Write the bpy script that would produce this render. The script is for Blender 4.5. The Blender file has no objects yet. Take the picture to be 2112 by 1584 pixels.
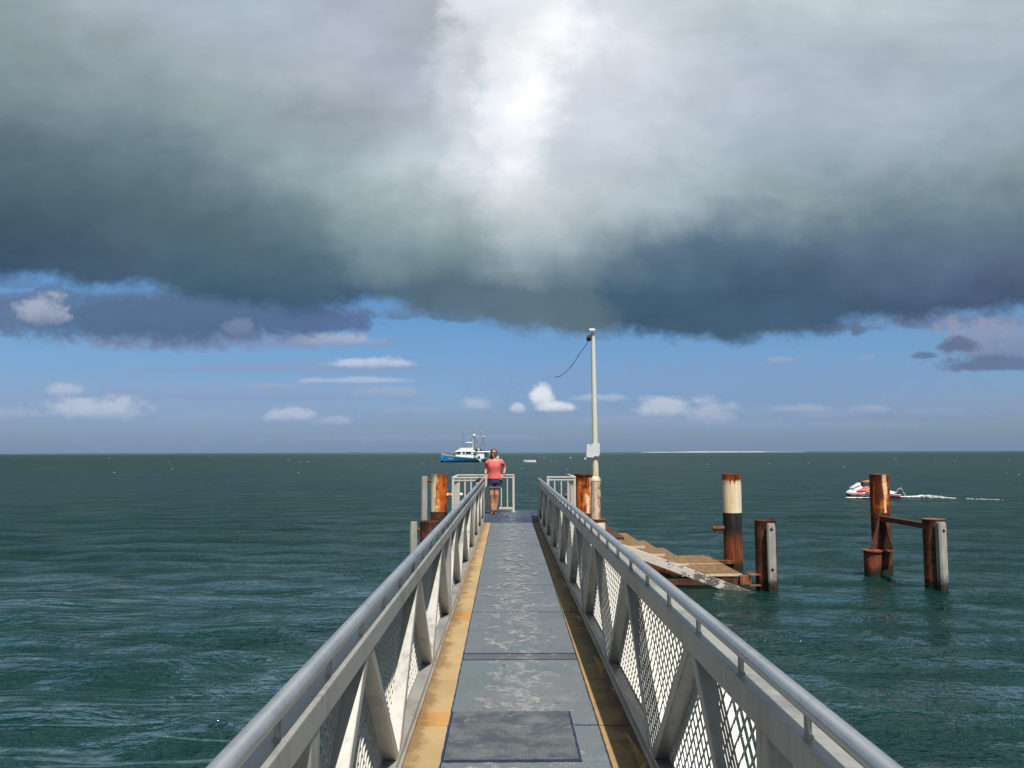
import bpy, bmesh, math, random
import numpy as np
from mathutils import Vector, Matrix, noise as mnoise
R = math.radians
PI = math.pi
random.seed(7)
scene = bpy.context.scene
COL = scene.collection

# ------------------------------------------------------------------ camera
EYE = Vector((0, 0, 1.58))
FOC = 1720.0 / 2112.0                      # focal length in picture widths
PITCH, YAW, ROLL = math.atan(140.7 / 1720), math.atan(10 / 1720), R(.18)
fw = Vector((math.sin(YAW) * math.cos(PITCH), math.cos(YAW) * math.cos(PITCH), math.sin(PITCH)))
rt0 = Vector((math.cos(YAW), -math.sin(YAW), 0))
up0 = rt0.cross(fw)
upv = up0 * math.cos(ROLL) + rt0 * math.sin(ROLL)
rtv = rt0 * math.cos(ROLL) - up0 * math.sin(ROLL)
cd = bpy.data.cameras.new('camera')
cam = bpy.data.objects.new('camera', cd)
COL.objects.link(cam)
m = Matrix((rtv, upv, -fw)).transposed().to_4x4()
m.translation = EYE
cam.matrix_world = m
cd.sensor_width = 36
cd.lens = 36 * FOC
cd.clip_start = .05
cd.clip_end = 60000
scene.camera = cam


def chart(x, y):
    """direction of a photo point as (east/north, up/north) slopes, for laying out the clouds"""
    d = fw * 1720 + rtv * (x - 1056) - upv * (y - 792)
    return d.x / d.y, d.z / d.y


# ------------------------------------------------------------------ view
scene.view_settings.view_transform = 'Standard'
scene.view_settings.look = 'None'
scene.view_settings.exposure = 0
scene.view_settings.gamma = 1
scene.render.resolution_x = 1024
scene.render.resolution_y = 768
scene.cycles.max_bounces = 6
scene.cycles.caustics_reflective = False
scene.cycles.caustics_refractive = False

# ------------------------------------------------------------------ sun
SUN_DIR = Vector((0.154, -0.475, 0.866)).normalized()
sd = bpy.data.lights.new('sun', 'SUN')
sd.energy = 4.7
sd.angle = R(.5)
sd.color = (1, .95, .86)
sun = bpy.data.objects.new('sun', sd)
COL.objects.link(sun)
sun.rotation_euler = SUN_DIR.to_track_quat('Z', 'Y').to_euler()
sun.location = (0, 0, 30)


# ------------------------------------------------------------------ node helper
class NB:
    """tiny expression builder on a node tree"""
    def __init__(s, nt):
        s.nt = nt

    def n(s, typ, **kw):
        nd = s.nt.nodes.new(typ)
        for k, v in kw.items():
            setattr(nd, k, v)
        return nd

    def put(s, sock, v):
        if isinstance(v, V):
            v = v.s
        if isinstance(v, bpy.types.NodeSocket):
            s.nt.links.new(v, sock)
        elif v is not None:
            if isinstance(v, (tuple, list)) and len(v) == 3 and sock.type == 'RGBA':
                v = (*v, 1)
            sock.default_value = v

    def math(s, op, a, b=None, c=None, clamp=False):
        nd = s.n('ShaderNodeMath', operation=op, use_clamp=clamp)
        for i, v in enumerate((a, b, c)):
            if v is not None:
                s.put(nd.inputs[i], v)
        return V(s, nd.outputs[0])

    def xyz(s, v):
        nd = s.n('ShaderNodeSeparateXYZ')
        s.put(nd.inputs[0], v)
        return [V(s, o) for o in nd.outputs]

    def vec(s, x, y, z):
        nd = s.n('ShaderNodeCombineXYZ')
        for i, v in enumerate((x, y, z)):
            s.put(nd.inputs[i], v)
        return V(s, nd.outputs[0])

    def noise(s, vec, scale=1, detail=4, rough=.5, dist=0, mul=None, w=None, col=False):
        if mul is not None:
            mp = s.n('ShaderNodeVectorMath', operation='MULTIPLY')
            s.put(mp.inputs[0], vec)
            mp.inputs[1].default_value = mul
            vec = V(s, mp.outputs[0])
        nd = s.n('ShaderNodeTexNoise')
        if w is not None:
            nd.noise_dimensions = '4D'
            nd.inputs['W'].default_value = w
        s.put(nd.inputs['Vector'], vec)
        nd.inputs['Scale'].default_value = scale
        nd.inputs['Detail'].default_value = detail
        nd.inputs['Roughness'].default_value = rough
        nd.inputs['Distortion'].default_value = dist
        return V(s, nd.outputs['Color' if col else 0])

    def ramp(s, fac, stops, interp='LINEAR'):
        nd = s.n('ShaderNodeValToRGB')
        cr = nd.color_ramp
        cr.interpolation = interp
        while len(cr.elements) < len(stops):
            cr.elements.new(.5)
        for e, (p, c) in zip(cr.elements, stops):
            e.position = p
            e.color = (c, c, c, 1) if isinstance(c, (int, float)) else (*c, 1)
        s.put(nd.inputs[0], fac)
        return V(s, nd.outputs[0])

    def step(s, v, a, b, smooth=True):
        nd = s.n('ShaderNodeMapRange', interpolation_type='SMOOTHSTEP' if smooth else 'LINEAR')
        s.put(nd.inputs[0], v)
        s.put(nd.inputs[1], a)
        s.put(nd.inputs[2], b)
        return V(s, nd.outputs[0])

    def mix(s, fac, a, b, mode='MIX'):
        nd = s.n('ShaderNodeMix', data_type='RGBA', blend_type=mode)
        s.put(nd.inputs[0], fac)
        s.put(nd.inputs[6], a)
        s.put(nd.inputs[7], b)
        return V(s, nd.outputs[2])

    def bump(s, h, strength=.5, dist=.01, normal=None):
        nd = s.n('ShaderNodeBump')
        s.put(nd.inputs['Strength'], strength)
        s.put(nd.inputs['Distance'], dist)
        s.put(nd.inputs['Height'], h)
        if normal is not None:
            s.put(nd.inputs['Normal'], normal)
        return V(s, nd.outputs[0])


class V:
    def __init__(s, nb, sock):
        s.nb, s.s = nb, sock

    def __add__(s, o): return s.nb.math('ADD', s, o)
    __radd__ = __add__
    def __mul__(s, o): return s.nb.math('MULTIPLY', s, o)
    __rmul__ = __mul__
    def __sub__(s, o): return s.nb.math('SUBTRACT', s, o)
    def __rsub__(s, o): return s.nb.math('SUBTRACT', o, s)
    def __truediv__(s, o): return s.nb.math('DIVIDE', s, o)


def lin(c):
    return tuple((v / 255 / 12.92) if v / 255 <= .04045 else ((v / 255 + .055) / 1.055) ** 2.4 for v in c)


# ------------------------------------------------------------------ world: nishita sky under a storm cloud deck
world = bpy.data.worlds.new("World")
scene.world = world
world.use_nodes = True
WSTR = 0.1
nt = world.node_tree
nt.nodes.clear()
B = NB(nt)
out = B.n('ShaderNodeOutputWorld')
bg = B.n('ShaderNodeBackground')
bg.inputs[1].default_value = WSTR
nt.links.new(bg.outputs[0], out.inputs[0])
sky = B.n('ShaderNodeTexSky', sky_type='NISHITA')
sky.sun_disc = False
sky.sun_elevation = math.asin(SUN_DIR.z)
sky.sun_rotation = math.atan2(SUN_DIR.x, SUN_DIR.y)
sky.air_density = 1.0
sky.dust_density = .6
sky.ozone_density = 2.0
tc = B.n('ShaderNodeTexCoord')
dx, dy, dz = B.xyz(V(B, tc.outputs['Generated']))
ny = B.math('MAXIMUM', B.math('ABSOLUTE', dy), .12)
u = B.math('MINIMUM', B.math('MAXIMUM', dx / ny, -3), 3)
v = B.math('MINIMUM', dz / ny, 3)
uv = B.vec(u, v, 0)
zc = B.math('MAXIMUM', dz, .03)
plane = B.vec(dx / zc, dy / zc, 0)
# warped coordinates for the big forms
w1 = B.noise(uv, 2.6, 5, .55, mul=(1, 1.5, 1))
w2 = B.noise(uv, 2.6, 5, .55, mul=(1, 1.5, 1), w=5.3)
w3 = B.noise(uv, 10, 8, .64, mul=(1, 1.2, 1))
w4 = B.noise(uv, 10, 8, .64, mul=(1, 1.2, 1), w=8.1)
uw = u + (w1 - .5) * .22 + (w3 - .5) * .13
vw = v + (w2 - .5) * .12 + (w4 - .5) * .08
CW = lambda c: tuple(k / WSTR for k in lin(c))
rows = [
    (-900, [(-50, 88, 98, 106), (1000, 108, 118, 128), (2160, 92, 102, 112)]),  # unseen dark cloud added overhead to cut ambient light and sea reflections
    (15, [(-50, 146, 161, 168), (250, 168, 180, 190), (500, 172, 186, 198), (700, 176, 186, 198), (880, 170, 178, 188), (965, 224, 230, 238), (1050, 226, 232, 238), (1130, 238, 242, 246), (1240, 208, 216, 226), (1600, 190, 202, 209), (2160, 178, 190, 200)]),
    (130, [(-50, 138, 156, 163), (250, 146, 161, 169), (450, 164, 177, 186), (640, 176, 187, 198), (860, 168, 178, 190), (960, 206, 213, 223), (1030, 238, 242, 247), (1115, 251, 252, 255), (1250, 212, 219, 228), (1600, 176, 189, 200), (2160, 166, 180, 191)]),
    (230, [(-50, 118, 136, 144), (250, 132, 150, 158), (450, 148, 165, 172), (660, 152, 163, 173), (860, 178, 188, 199), (960, 200, 208, 218), (1030, 234, 238, 245), (1105, 250, 252, 255), (1220, 208, 216, 227), (1650, 172, 184, 196), (2160, 162, 177, 188)]),
    (330, [(-50, 88, 110, 120), (250, 105, 128, 138), (450, 130, 150, 158), (620, 152, 170, 178), (850, 184, 197, 205), (960, 214, 221, 229), (1050, 238, 241, 246), (1200, 198, 207, 217), (1650, 164, 181, 191), (2160, 138, 156, 164)]),
    (430, [(-50, 73, 95, 108), (250, 85, 108, 120), (450, 92, 115, 125), (600, 106, 129, 136), (760, 140, 160, 165), (900, 164, 179, 183), (1060, 192, 202, 207), (1350, 166, 181, 189), (1600, 150, 169, 177), (1780, 115, 138, 148), (2160, 108, 130, 142)]),
    (520, [(-50, 66, 88, 108), (250, 73, 97, 114), (450, 82, 108, 122), (650, 86, 112, 125), (760, 116, 139, 149), (950, 128, 150, 157), (1080, 152, 170, 178), (1230, 124, 146, 157), (1380, 92, 117, 135), (1800, 88, 111, 134), (2160, 90, 108, 134)]),
    (605, [(-50, 62, 84, 112), (250, 64, 88, 112), (450, 64, 90, 114), (690, 66, 94, 119), (790, 84, 110, 129), (950, 90, 113, 129), (1120, 94, 118, 132), (1230, 92, 115, 128), (1290, 68, 96, 119), (1550, 68, 94, 117), (2160, 72, 88, 117)]),
]
deck = None
prev = None
for y, st in rows:
    stops = []
    for x, *c in st:
        uu, vv = chart(x, y)
        stops.append(((uu + .75) / 1.5, CW(c)))
    rmp = B.ramp((uw + .75) / 1.5, stops, 'EASE')
    vr = chart(1056, y)[1]
    deck = rmp if deck is None else B.mix(B.step(vw, vr, prev, False), rmp, deck)
    prev = vr
# billow texture inside the deck
bn = B.noise(uv, 6.5, 10, .60, mul=(1, 1.7, 1), dist=.35)
bn2 = B.noise(plane, .55, 6, .55, dist=.6)
tex = B.ramp(bn * .65 + bn2 * .35, [(.32, .84), (.5, 1.0), (.68, 1.16)])
deck = B.mix(1, deck, tex, 'MULTIPLY')
# the deck's lower edge
ec = B.n('ShaderNodeFloatCurve')
edge = [(-60, 578), (150, 582), (300, 592), (430, 618), (560, 632), (690, 632), (770, 618), (860, 640), (1000, 668), (1120, 684), (1330, 692), (1540, 702), (1680, 690), (1780, 668), (1900, 652), (2170, 628)]
cv = ec.mapping.curves[0]
pts = [((chart(x, y)[0] + .75) / 1.5, chart(x, y)[1] * 4) for x, y in edge]
while len(cv.points) < len(pts):
    cv.points.new(.5, .5)
for p_, q in zip(cv.points, pts):
    p_.location = q
ec.mapping.update()
B.put(ec.inputs[1], (u + .75) / 1.5)
ve = V(B, ec.outputs[0]) / 4
en = B.noise(uv, 17, 9, .66, mul=(1, 1.2, 1), dist=.1)
en2 = B.noise(uv, 4.5, 4, .5)
dm = B.step(v - ve + (en - .5) * .055 + (en2 - .5) * .02, -.010, .013)
# clear sky: nishita tinted, paler low down
clear = B.mix(1, V(B, sky.outputs[0]), B.ramp(v, [(0, (.37, .50, .86)), (.085, (.49, .63, .92)), (.14, (.50, .73, .98)), (.2, (.50, .76, 1.0))]), 'MULTIPLY')
skyc = clear
# small clouds in the blue band: (x, y, rx, ry, top colour, base colour, strength, ragged)
small = [
    (880, 905, 300, 10, (140, 160, 190), (134, 154, 186), .6, .9),
    (1560, 880, 340, 14, (142, 162, 192), (132, 154, 186), .6, .9),
    (420, 868, 120, 16, (156, 172, 200), (140, 160, 190), .6, .9),
    (860, 850, 90, 12, (158, 174, 202), (142, 162, 192), .6, .9),
    (1300, 870, 130, 14, (156, 174, 202), (140, 160, 190), .6, .9),
    (560, 800, 60, 10, (164, 180, 206), (146, 166, 196), .6, .9),
    (1940, 852, 90, 12, (152, 170, 198), (138, 158, 188), .6, .9),
    (1700, 858, 60, 12, (158, 174, 202), (140, 160, 190), .6, .9),
    (1500, 800, 520, 60, (128, 156, 196), (124, 152, 194), .5, 1.0),
    (300, 850, 520, 60, (140, 160, 196), (132, 156, 192), .45, 1.0),
    (1000, 872, 480, 30, (134, 156, 188), (130, 152, 186), .5, 1.0),
    (820, 650, 110, 18, (104, 128, 160), (92, 116, 146), .7, 1.0),
    (930, 652, 60, 22, (96, 120, 148), (88, 112, 140), .8, .9),
    (1770, 685, 18, 22, (92, 110, 140), (90, 108, 138), .9, .9),
    (1690, 676, 160, 16, (100, 118, 152), (100, 118, 152), .7, .9),
    (1985, 668, 200, 26, (112, 124, 158), (108, 120, 154), .8, .8),
    (1960, 850, 330, 36, (140, 155, 188), (128, 148, 182), .45, .9),
    (500, 815, 420, 22, (142, 162, 196), (132, 154, 190), .6, .9),
    (620, 762, 300, 15, (140, 158, 188), (135, 153, 185), .6, .8),
    (765, 752, 92, 15, (196, 206, 224), (150, 166, 194), .9, .6),
    (745, 787, 110, 9, (178, 192, 216), (150, 168, 198), .8, .6),
    (135, 808, 40, 20, (182, 194, 216), (150, 168, 198), .8, .6),
    (195, 850, 125, 32, (190, 200, 218), (148, 166, 196), .8, .7),
    (20, 855, 60, 20, (168, 180, 204), (148, 164, 194), .7, .7),
    (600, 860, 52, 20, (188, 199, 218), (150, 167, 196), .75, .7),
    (690, 870, 40, 14, (170, 184, 208), (146, 164, 192), .7, .7),
    (800, 812, 70, 18, (160, 176, 204), (146, 164, 194), .6, .7),
    (978, 838, 34, 20, (186, 198, 216), (148, 166, 194), .7, .7),
    (1068, 845, 16, 14, (205, 212, 224), (160, 175, 198), .8, .5),
    (1118, 822, 26, 30, (228, 232, 238), (180, 192, 210), 1, .5),
    (1148, 842, 38, 15, (222, 227, 235), (176, 188, 208), 1, .5),
    (1235, 823, 66, 10, (178, 192, 212), (150, 168, 194), .7, .7),
    (1375, 848, 62, 32, (192, 202, 218), (142, 162, 190), .85, .6),
    (1465, 860, 50, 34, (178, 190, 210), (140, 160, 188), .75, .7),
    (1508, 843, 24, 16, (180, 192, 212), (146, 164, 192), .7, .6),
    (1640, 846, 70, 12, (168, 183, 208), (138, 158, 188), .6, .7),
    (1795, 845, 40, 14, (170, 184, 208), (140, 160, 188), .6, .7),
    (1610, 744, 34, 10, (160, 172, 200), (140, 156, 188), .7, .7),
    (1790, 740, 20, 10, (152, 164, 196), (136, 152, 186), .6, .7),
    (2050, 700, 130, 50, (146, 156, 184), (118, 132, 166), .9, .8),
    (2080, 755, 150, 22, (100, 116, 148), (96, 112, 144), .9, .6),
    (1975, 715, 44, 22, (88, 104, 134), (90, 106, 136), .8, .8),
    (1905, 735, 34, 10, (92, 110, 142), (95, 112, 144), .8, .8),
    (420, 706, 350, 34, (136, 150, 184), (130, 150, 190), .8, .8),
    (690, 703, 80, 22, (172, 182, 204), (140, 156, 186), .85, .7),
    (350, 650, 400, 62, (88, 110, 142), (80, 104, 136), 1, .35),
    (40, 640, 120, 46, (96, 116, 150), (98, 118, 152), .8, .5),
    (650, 672, 140, 34, (88, 110, 150), (84, 108, 148), .9, .8),
    (95, 650, 62, 36, (176, 184, 204), (120, 136, 166), .85, .9),
    (490, 680, 34, 26, (140, 154, 182), (112, 130, 162), .5, .9),
    (30, 590, 90, 18, (96, 118, 158), (96, 118, 158), .5, .8),
]
rn = B.noise(uv, 36, 8, .66, mul=(1, 1.35, 1), dist=.3)
rn2 = B.noise(uv, 9, 5, .6, mul=(1, 2.2, 1), w=2.2)
rag = (rn - .5) * 3.0 + (rn2 - .5) * 1.6
for x, y, rx, ry, ct, cb, stg, rg in small:
    cu, cv_ = chart(x, y)
    eu = (u - cu) * (1720 / rx)
    ev = (v - cv_) * (1720 / ry)
    if ry < 40:
        ev = ev + B.math('MINIMUM', ev, 0) * .9
    d = B.math('SQRT', eu * eu + ev * ev)
    msk = B.step(rag * rg - d, -1.28, -.55) * (stg * .92)
    shade = B.mix(B.step(ev + rag * .6, -.9, .6), tuple(k / WSTR for k in lin(cb)), tuple(k / WSTR for k in lin(ct)))
    skyc = B.mix(msk, skyc, shade)
# low haze towards the horizon
skyc = B.mix(B.step(v, .035, 0.0) * .55, skyc, CW((126, 153, 184)))
skyc = B.mix(dm, skyc, deck)
B.put(bg.inputs[0], skyc)
world.cycles.sampling_method = 'MANUAL'
world.cycles.sample_map_resolution = 512


# ------------------------------------------------------------------ object helpers
def tag(o, label=None, cat=None, group=None, kind=None):
    if label: o['label'] = label
    if cat: o['category'] = cat
    if group: o['group'] = group
    if kind: o['kind'] = kind
    return o


def thing(name, loc, label, cat, group=None, rz=0):
    o = bpy.data.objects.new(name, None)
    o.empty_display_size = .2
    COL.objects.link(o)
    o.location = loc
    o.rotation_euler = (0, 0, rz)
    return tag(o, label, cat, group)


class MB:
    """collects shapes in WORLD coordinates; build() links one mesh object"""
    def __init__(s):
        s.bm = bmesh.new()

    def box(s, c, sz, rot=None):
        hx, hy, hz = sz[0] / 2, sz[1] / 2, sz[2] / 2
        c = Vector(c)
        P = [Vector(q) for q in ((-hx, -hy, -hz), (hx, -hy, -hz), (hx, hy, -hz), (-hx, hy, -hz), (-hx, -hy, hz), (hx, -hy, hz), (hx, hy, hz), (-hx, hy, hz))]
        return s.hexa([c + (rot @ q if rot is not None else q) for q in P])

    def bb(s, x0, x1, y0, y1, z0, z1):
        return s.box(((x0 + x1) / 2, (y0 + y1) / 2, (z0 + z1) / 2), (abs(x1 - x0), abs(y1 - y0), abs(z1 - z0)))

    def hexa(s, P):
        """8 corner points: bottom quad then top quad"""
        vs = [s.bm.verts.new(p) for p in P]
        for f in ((3, 2, 1, 0), (4, 5, 6, 7), (0, 1, 5, 4), (1, 2, 6, 5), (2, 3, 7, 6), (3, 0, 4, 7)):
            s.bm.faces.new([vs[i] for i in f])
        return s

    def quad(s, *P):
        s.bm.faces.new([s.bm.verts.new(p) for p in P])
        return s

    def tube(s, pts, rad, seg=12, cap=True, flat=1.0):
        pts = [Vector(p) for p in pts]
        rad = rad if isinstance(rad, (list, tuple)) else [rad] * len(pts)
        rings = []
        ref = None
        for i, p in enumerate(pts):
            a = pts[max(i - 1, 0)]
            b = pts[min(i + 1, len(pts) - 1)]
            t = (b - a).normalized()
            if ref is None:
                ref = Vector((0, 0, 1)) if abs(t.z) < .9 else Vector((1, 0, 0))
            x = t.cross(ref).normalized()
            y = x.cross(t).normalized()
            ref = y
            rings.append([s.bm.verts.new(p + (x * math.cos(k * 2 * PI / seg) + y * math.sin(k * 2 * PI / seg) * flat) * rad[i]) for k in range(seg)])
        for A, Bq in zip(rings, rings[1:]):
            for k in range(seg):
                s.bm.faces.new((A[k], A[(k + 1) % seg], Bq[(k + 1) % seg], Bq[k]))
        if cap:
            s.bm.faces.new(rings[0][::-1])
            s.bm.faces.new(rings[-1])
        return s

    def lathe(s, c, prof, seg=32, wob=0):
        """profile [(r, z)...] about a vertical axis through c"""
        rings = []
        for r, z in prof:
            rings.append([s.bm.verts.new((c[0] + (r + wob * math.sin(k * 1.7 + z * 3) * .3) * math.cos(k * 2 * PI / seg),
                                          c[1] + (r + wob * math.sin(k * 2.3 + z * 5) * .3) * math.sin(k * 2 * PI / seg), c[2] + z)) for k in range(seg)])
        for A, Bq in zip(rings, rings[1:]):
            for k in range(seg):
                s.bm.faces.new((A[k], A[(k + 1) % seg], Bq[(k + 1) % seg], Bq[k]))
        s.bm.faces.new(rings[0][::-1])
        s.bm.faces.new(rings[-1])
        return s

    def ball(s, c, r, rot=None, seg=16):
        if isinstance(r, (int, float)): r = (r, r, r)
        c = Vector(c)
        n = seg // 2 + 1
        def at(a, t):
            q = Vector((r[0] * math.sin(t) * math.cos(a), r[1] * math.sin(t) * math.sin(a), r[2] * math.cos(t)))
            return s.bm.verts.new(c + (rot @ q if rot is not None else q))
        top, bot = at(0, 0), at(0, PI)
        rg = [[at(2 * PI * k / seg, PI * i / n) for k in range(seg)] for i in range(1, n)]
        for k in range(seg):
            s.bm.faces.new((top, rg[0][k], rg[0][(k + 1) % seg]))
            s.bm.faces.new((bot, rg[-1][(k + 1) % seg], rg[-1][k]))
            for A, Bq in zip(rg, rg[1:]):
                s.bm.faces.new((A[k], Bq[k], Bq[(k + 1) % seg], A[(k + 1) % seg]))
        return s

    def loft(s, rings, cap=True, closed=True):
        R_ = [[s.bm.verts.new(p) for p in r] for r in rings]
        n = len(R_[0])
        for A, Bq in zip(R_, R_[1:]):
            for k in range(n if closed else n - 1):
                s.bm.faces.new((A[k], A[(k + 1) % n], Bq[(k + 1) % n], Bq[k]))
        if cap:
            s.bm.faces.new(R_[0][::-1])
            s.bm.faces.new(R_[-1])
        return s

    def build(s, name, mat, parent=None, smooth=None, bevel=0, origin=None):
        bmesh.ops.recalc_face_normals(s.bm, faces=s.bm.faces)
        me = bpy.data.meshes.new(name)
        org = Vector(origin) if origin is not None else (parent_world(parent) if parent else Vector((0, 0, 0)))
        bmesh.ops.translate(s.bm, verts=s.bm.verts, vec=-org)
        if smooth is not None:
            for f in s.bm.faces: f.smooth = True
            for e in s.bm.edges:
                e.smooth = not (len(e.link_faces) == 2 and e.calc_face_angle(0) > R(smooth))
        s.bm.to_mesh(me)
        s.bm.free()
        o = bpy.data.objects.new(name, me)
        COL.objects.link(o)
        me.materials.append(mat)
        if parent:
            o.parent = parent
            if origin is not None:
                o.location = org - parent_world(parent)
        elif origin is not None:
            o.location = org
        if bevel:
            b = o.modifiers.new('bevel', 'BEVEL')
            b.width = bevel
            b.segments = 2
            b.limit_method = 'ANGLE'
            b.angle_limit = R(50)
            b.harden_normals = False
        return o


def parent_world(p):
    o = Vector((0, 0, 0))
    while p:
        o += Vector(p.location)
        p = p.parent
    return o


def circ(cx, cy, z, rx, ry, n=16, ph=0):
    return [(cx + rx * math.cos(2 * PI * k / n + ph), cy + ry * math.sin(2 * PI * k / n + ph), z) for k in range(n)]


# ------------------------------------------------------------------ materials
def mat(name):
    mt = bpy.data.materials.new(name)
    mt.use_nodes = True
    b = NB(mt.node_tree)
    p = mt.node_tree.nodes['Principled BSDF']
    g = mt.node_tree.nodes.new('ShaderNodeNewGeometry')
    return mt, b, p, V(b, g.outputs['Position'])


def simple(name, col, rough=.6, metal=0, var=.15, scale=6, bump=.2, bd=.003, spec=.5):
    mt, b, p, pos = mat(name)
    n1 = b.noise(pos, scale, 6, .6)
    n2 = b.noise(pos, scale * 9, 3, .6)
    f = b.ramp(n1 * .7 + n2 * .3, [(.3, 1 - var), (.7, 1 + var)])
    b.put(p.inputs['Base Color'], b.mix(1, col, f, 'MULTIPLY'))
    b.put(p.inputs['Roughness'], b.ramp(n1, [(.3, max(rough - .12, .03)), (.7, min(rough + .1, 1))]))
    p.inputs['Metallic'].default_value = metal
    p.inputs['Specular IOR Level'].default_value = spec
    if bump:
        b.put(p.inputs['Normal'], b.bump(n2, bump, bd))
    return mt


def metal_mat(name, col, rough, metal, grime=.35):
    """weathered mill-finish aluminium: streaky dull patches, drips and specks"""
    mt, b, p, pos = mat(name)
    n1 = b.noise(pos, 3.2, 8, .62)
    st = b.noise(pos, 1, 5, .6, mul=(26, 26, 3.2))
    fine = b.noise(pos, 140, 2, .6)
    lo = b.noise(pos, 1.3, 3, .5, w=3)
    f = b.ramp(n1 * .45 + st * .25 + lo * .3, [(.33, 1 - grime), (.5, 1), (.68, 1.12)])
    c = b.mix(1, col, f, 'MULTIPLY')
    c = b.mix(b.step(b.noise(pos, 1, 6, .7, mul=(9, 9, 2.0), w=6), .56, .72) * .45, c, (.20, .175, .13))
    speck = b.step(b.noise(pos, 55, 3, .7, w=1.5), .66, .72)
    c = b.mix(speck * .55, c, (.10, .085, .07))
    b.put(p.inputs['Base Color'], c)
    p.inputs['Metallic'].default_value = metal
    b.put(p.inputs['Roughness'], b.ramp(n1 * .6 + st * .4, [(.3, rough - .1), (.7, rough + .16)]))
    b.put(p.inputs['Normal'], b.bump(fine * .5 + n1, .25, .0015))
    return mt


M_alu = metal_mat('weathered_aluminium', (.50, .49, .46), .40, .42, .55)
M_tube = metal_mat('handrail_aluminium', (.60, .615, .635), .30, .72, .28)
M_mesh = simple('mesh_aluminium', (.50, .485, .45), .5, .25, .15, 20, 0)
M_rail = simple('cream_railing_paint', (.66, .63, .55), .5, 0, .14, 9, .3, .002)
M_stain = simple('stainless', (.5, .5, .5), .35, .9)


def deck_mat(name, base, base2, prints=True, blue=(.05, .11, .2)):
    """painted grip sheet, scuffed, with bare footprints of salt, dark specks and blotches"""
    mt, b, p, pos = mat(name)
    x, y, z = b.xyz(pos)
    big = b.noise(pos, 1.4, 5, .6)
    mid = b.noise(pos, 7, 6, .65)
    fine = b.noise(pos, 95, 3, .7)
    c = b.mix(b.step(big, .38, .62), base, base2)
    c = b.mix(b.step(mid, .50, .72) * .30, c, tuple(min(k * 1.35, 1) for k in base))
    c = b.mix(b.step(b.noise(pos, 2.1, 6, .7, w=8), .60, .75) * .5, c, blue)
    c = b.mix(b.step(b.noise(pos, 17, 3, .55, mul=(1, .7, 1), w=4.4), .655, .68) * .85, c, (.055, .06, .07))
    c = b.mix(b.step(b.noise(pos, 3.2, 7, .68, w=6.1), .55, .74) * .45, c, tuple(min(k * 1.75, 1) for k in base))
    c = b.mix(b.step(b.noise(pos, 4.1, 7, .7, w=2.7), .57, .75) * .5, c, tuple(k * .55 for k in base))
    c = b.mix(b.step(b.noise(pos, 30, 4, .65, w=9), .64, .70) * .6, c, (.5, .48, .42))
    c = b.mix(b.step(b.noise(pos, 55, 4, .65, w=1.9), .62, .68) * .5, c, (.09, .09, .095))
    # foot-worn centre line: pale scuffs breaking through, denser in the middle of the walkway
    mid_ = b.step(b.math('ABSOLUTE', x - .09), .42, .05)
    sc = b.noise(pos, 11, 8, .72, mul=(1, .75, 1), w=12.5)
    sc2 = b.noise(pos, 34, 6, .7, mul=(1, .7, 1), w=3.5)
    c = b.mix(b.step(sc * .65 + sc2 * .35 + mid_ * .07, .565, .63) * .55, c, lin((170, 172, 174)))
    c = b.mix(b.step(b.noise(pos, 1.1, 6, .65, w=5.5), .45, .68) * .35, c, tuple(k * .68 for k in base))
    c = b.mix(b.step(fine, .35, .7) * .28, c, (.04, .045, .05))
    b.put(p.inputs['Base Color'], c)
    b.put(p.inputs['Roughness'], b.ramp(mid, [(.3, .62), (.7, .85)]))
    b.put(p.inputs['Normal'], b.bump(fine + mid * .3, .45, .002))
    return mt


M_grey = deck_mat('grey_grip_sheet', lin((114, 121, 130)), lin((104, 115, 124)))
M_greyblue = deck_mat('pale_blue_grip_sheet', lin((108, 122, 127)), lin((118, 122, 130)))
M_bluedk = deck_mat('dark_blue_grip_sheet', lin((46, 60, 86)), lin((58, 74, 98)), blue=(.02, .04, .10))
M_bluelt = deck_mat('mid_blue_grip_sheet', lin((62, 82, 108)), lin((56, 74, 98)), blue=(.04, .08, .16))
def print_mat():
    mt, b, p, pos = mat('salt_footprint')
    n = b.noise(pos, 13, 6, .7)
    p.inputs['Base Color'].default_value = (*lin((168, 168, 168)), 1)
    p.inputs['Roughness'].default_value = .9
    b.put(p.inputs['Alpha'], b.step(n, .36, .62) * .8)
    return mt


M_print = print_mat()


def patch_mat():
    mt, b, p, pos = mat('diamond_pattern_grip_patch')
    x, y, z = b.xyz(pos)
    w_ = 250.0
    s1 = b.math('SINE', (x + y) * w_)
    s2 = b.math('SINE', (x - y) * w_)
    dia = b.step(s1 * s2, -.1, .5)
    big = b.noise(pos, 5, 6, .65)
    c = b.mix(b.step(big, .35, .65), lin((74, 82, 90)), lin((110, 116, 120)))
    c = b.mix(b.step(b.noise(pos, 11, 5, .7, w=3), .56, .7) * .5, c, lin((160, 164, 168)))
    c = b.mix(dia * .5, c, lin((48, 54, 70)))
    c = b.mix(b.step(b.noise(pos, 2.6, 7, .7, w=5), .5, .7) * .6, c, lin((128, 132, 138)))
    c = b.mix(b.step(b.noise(pos, 3.6, 7, .7, w=7), .55, .7) * .6, c, lin((50, 52, 58)))
    c = b.mix(b.step(b.noise(pos, 40, 3, .6, w=9), .68, .74) * .7, c, (.42, .36, .26))
    b.put(p.inputs['Base Color'], c)
    p.inputs['Roughness'].default_value = .8
    b.put(p.inputs['Normal'], b.bump(dia, .6, .0015))
    return mt


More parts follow.
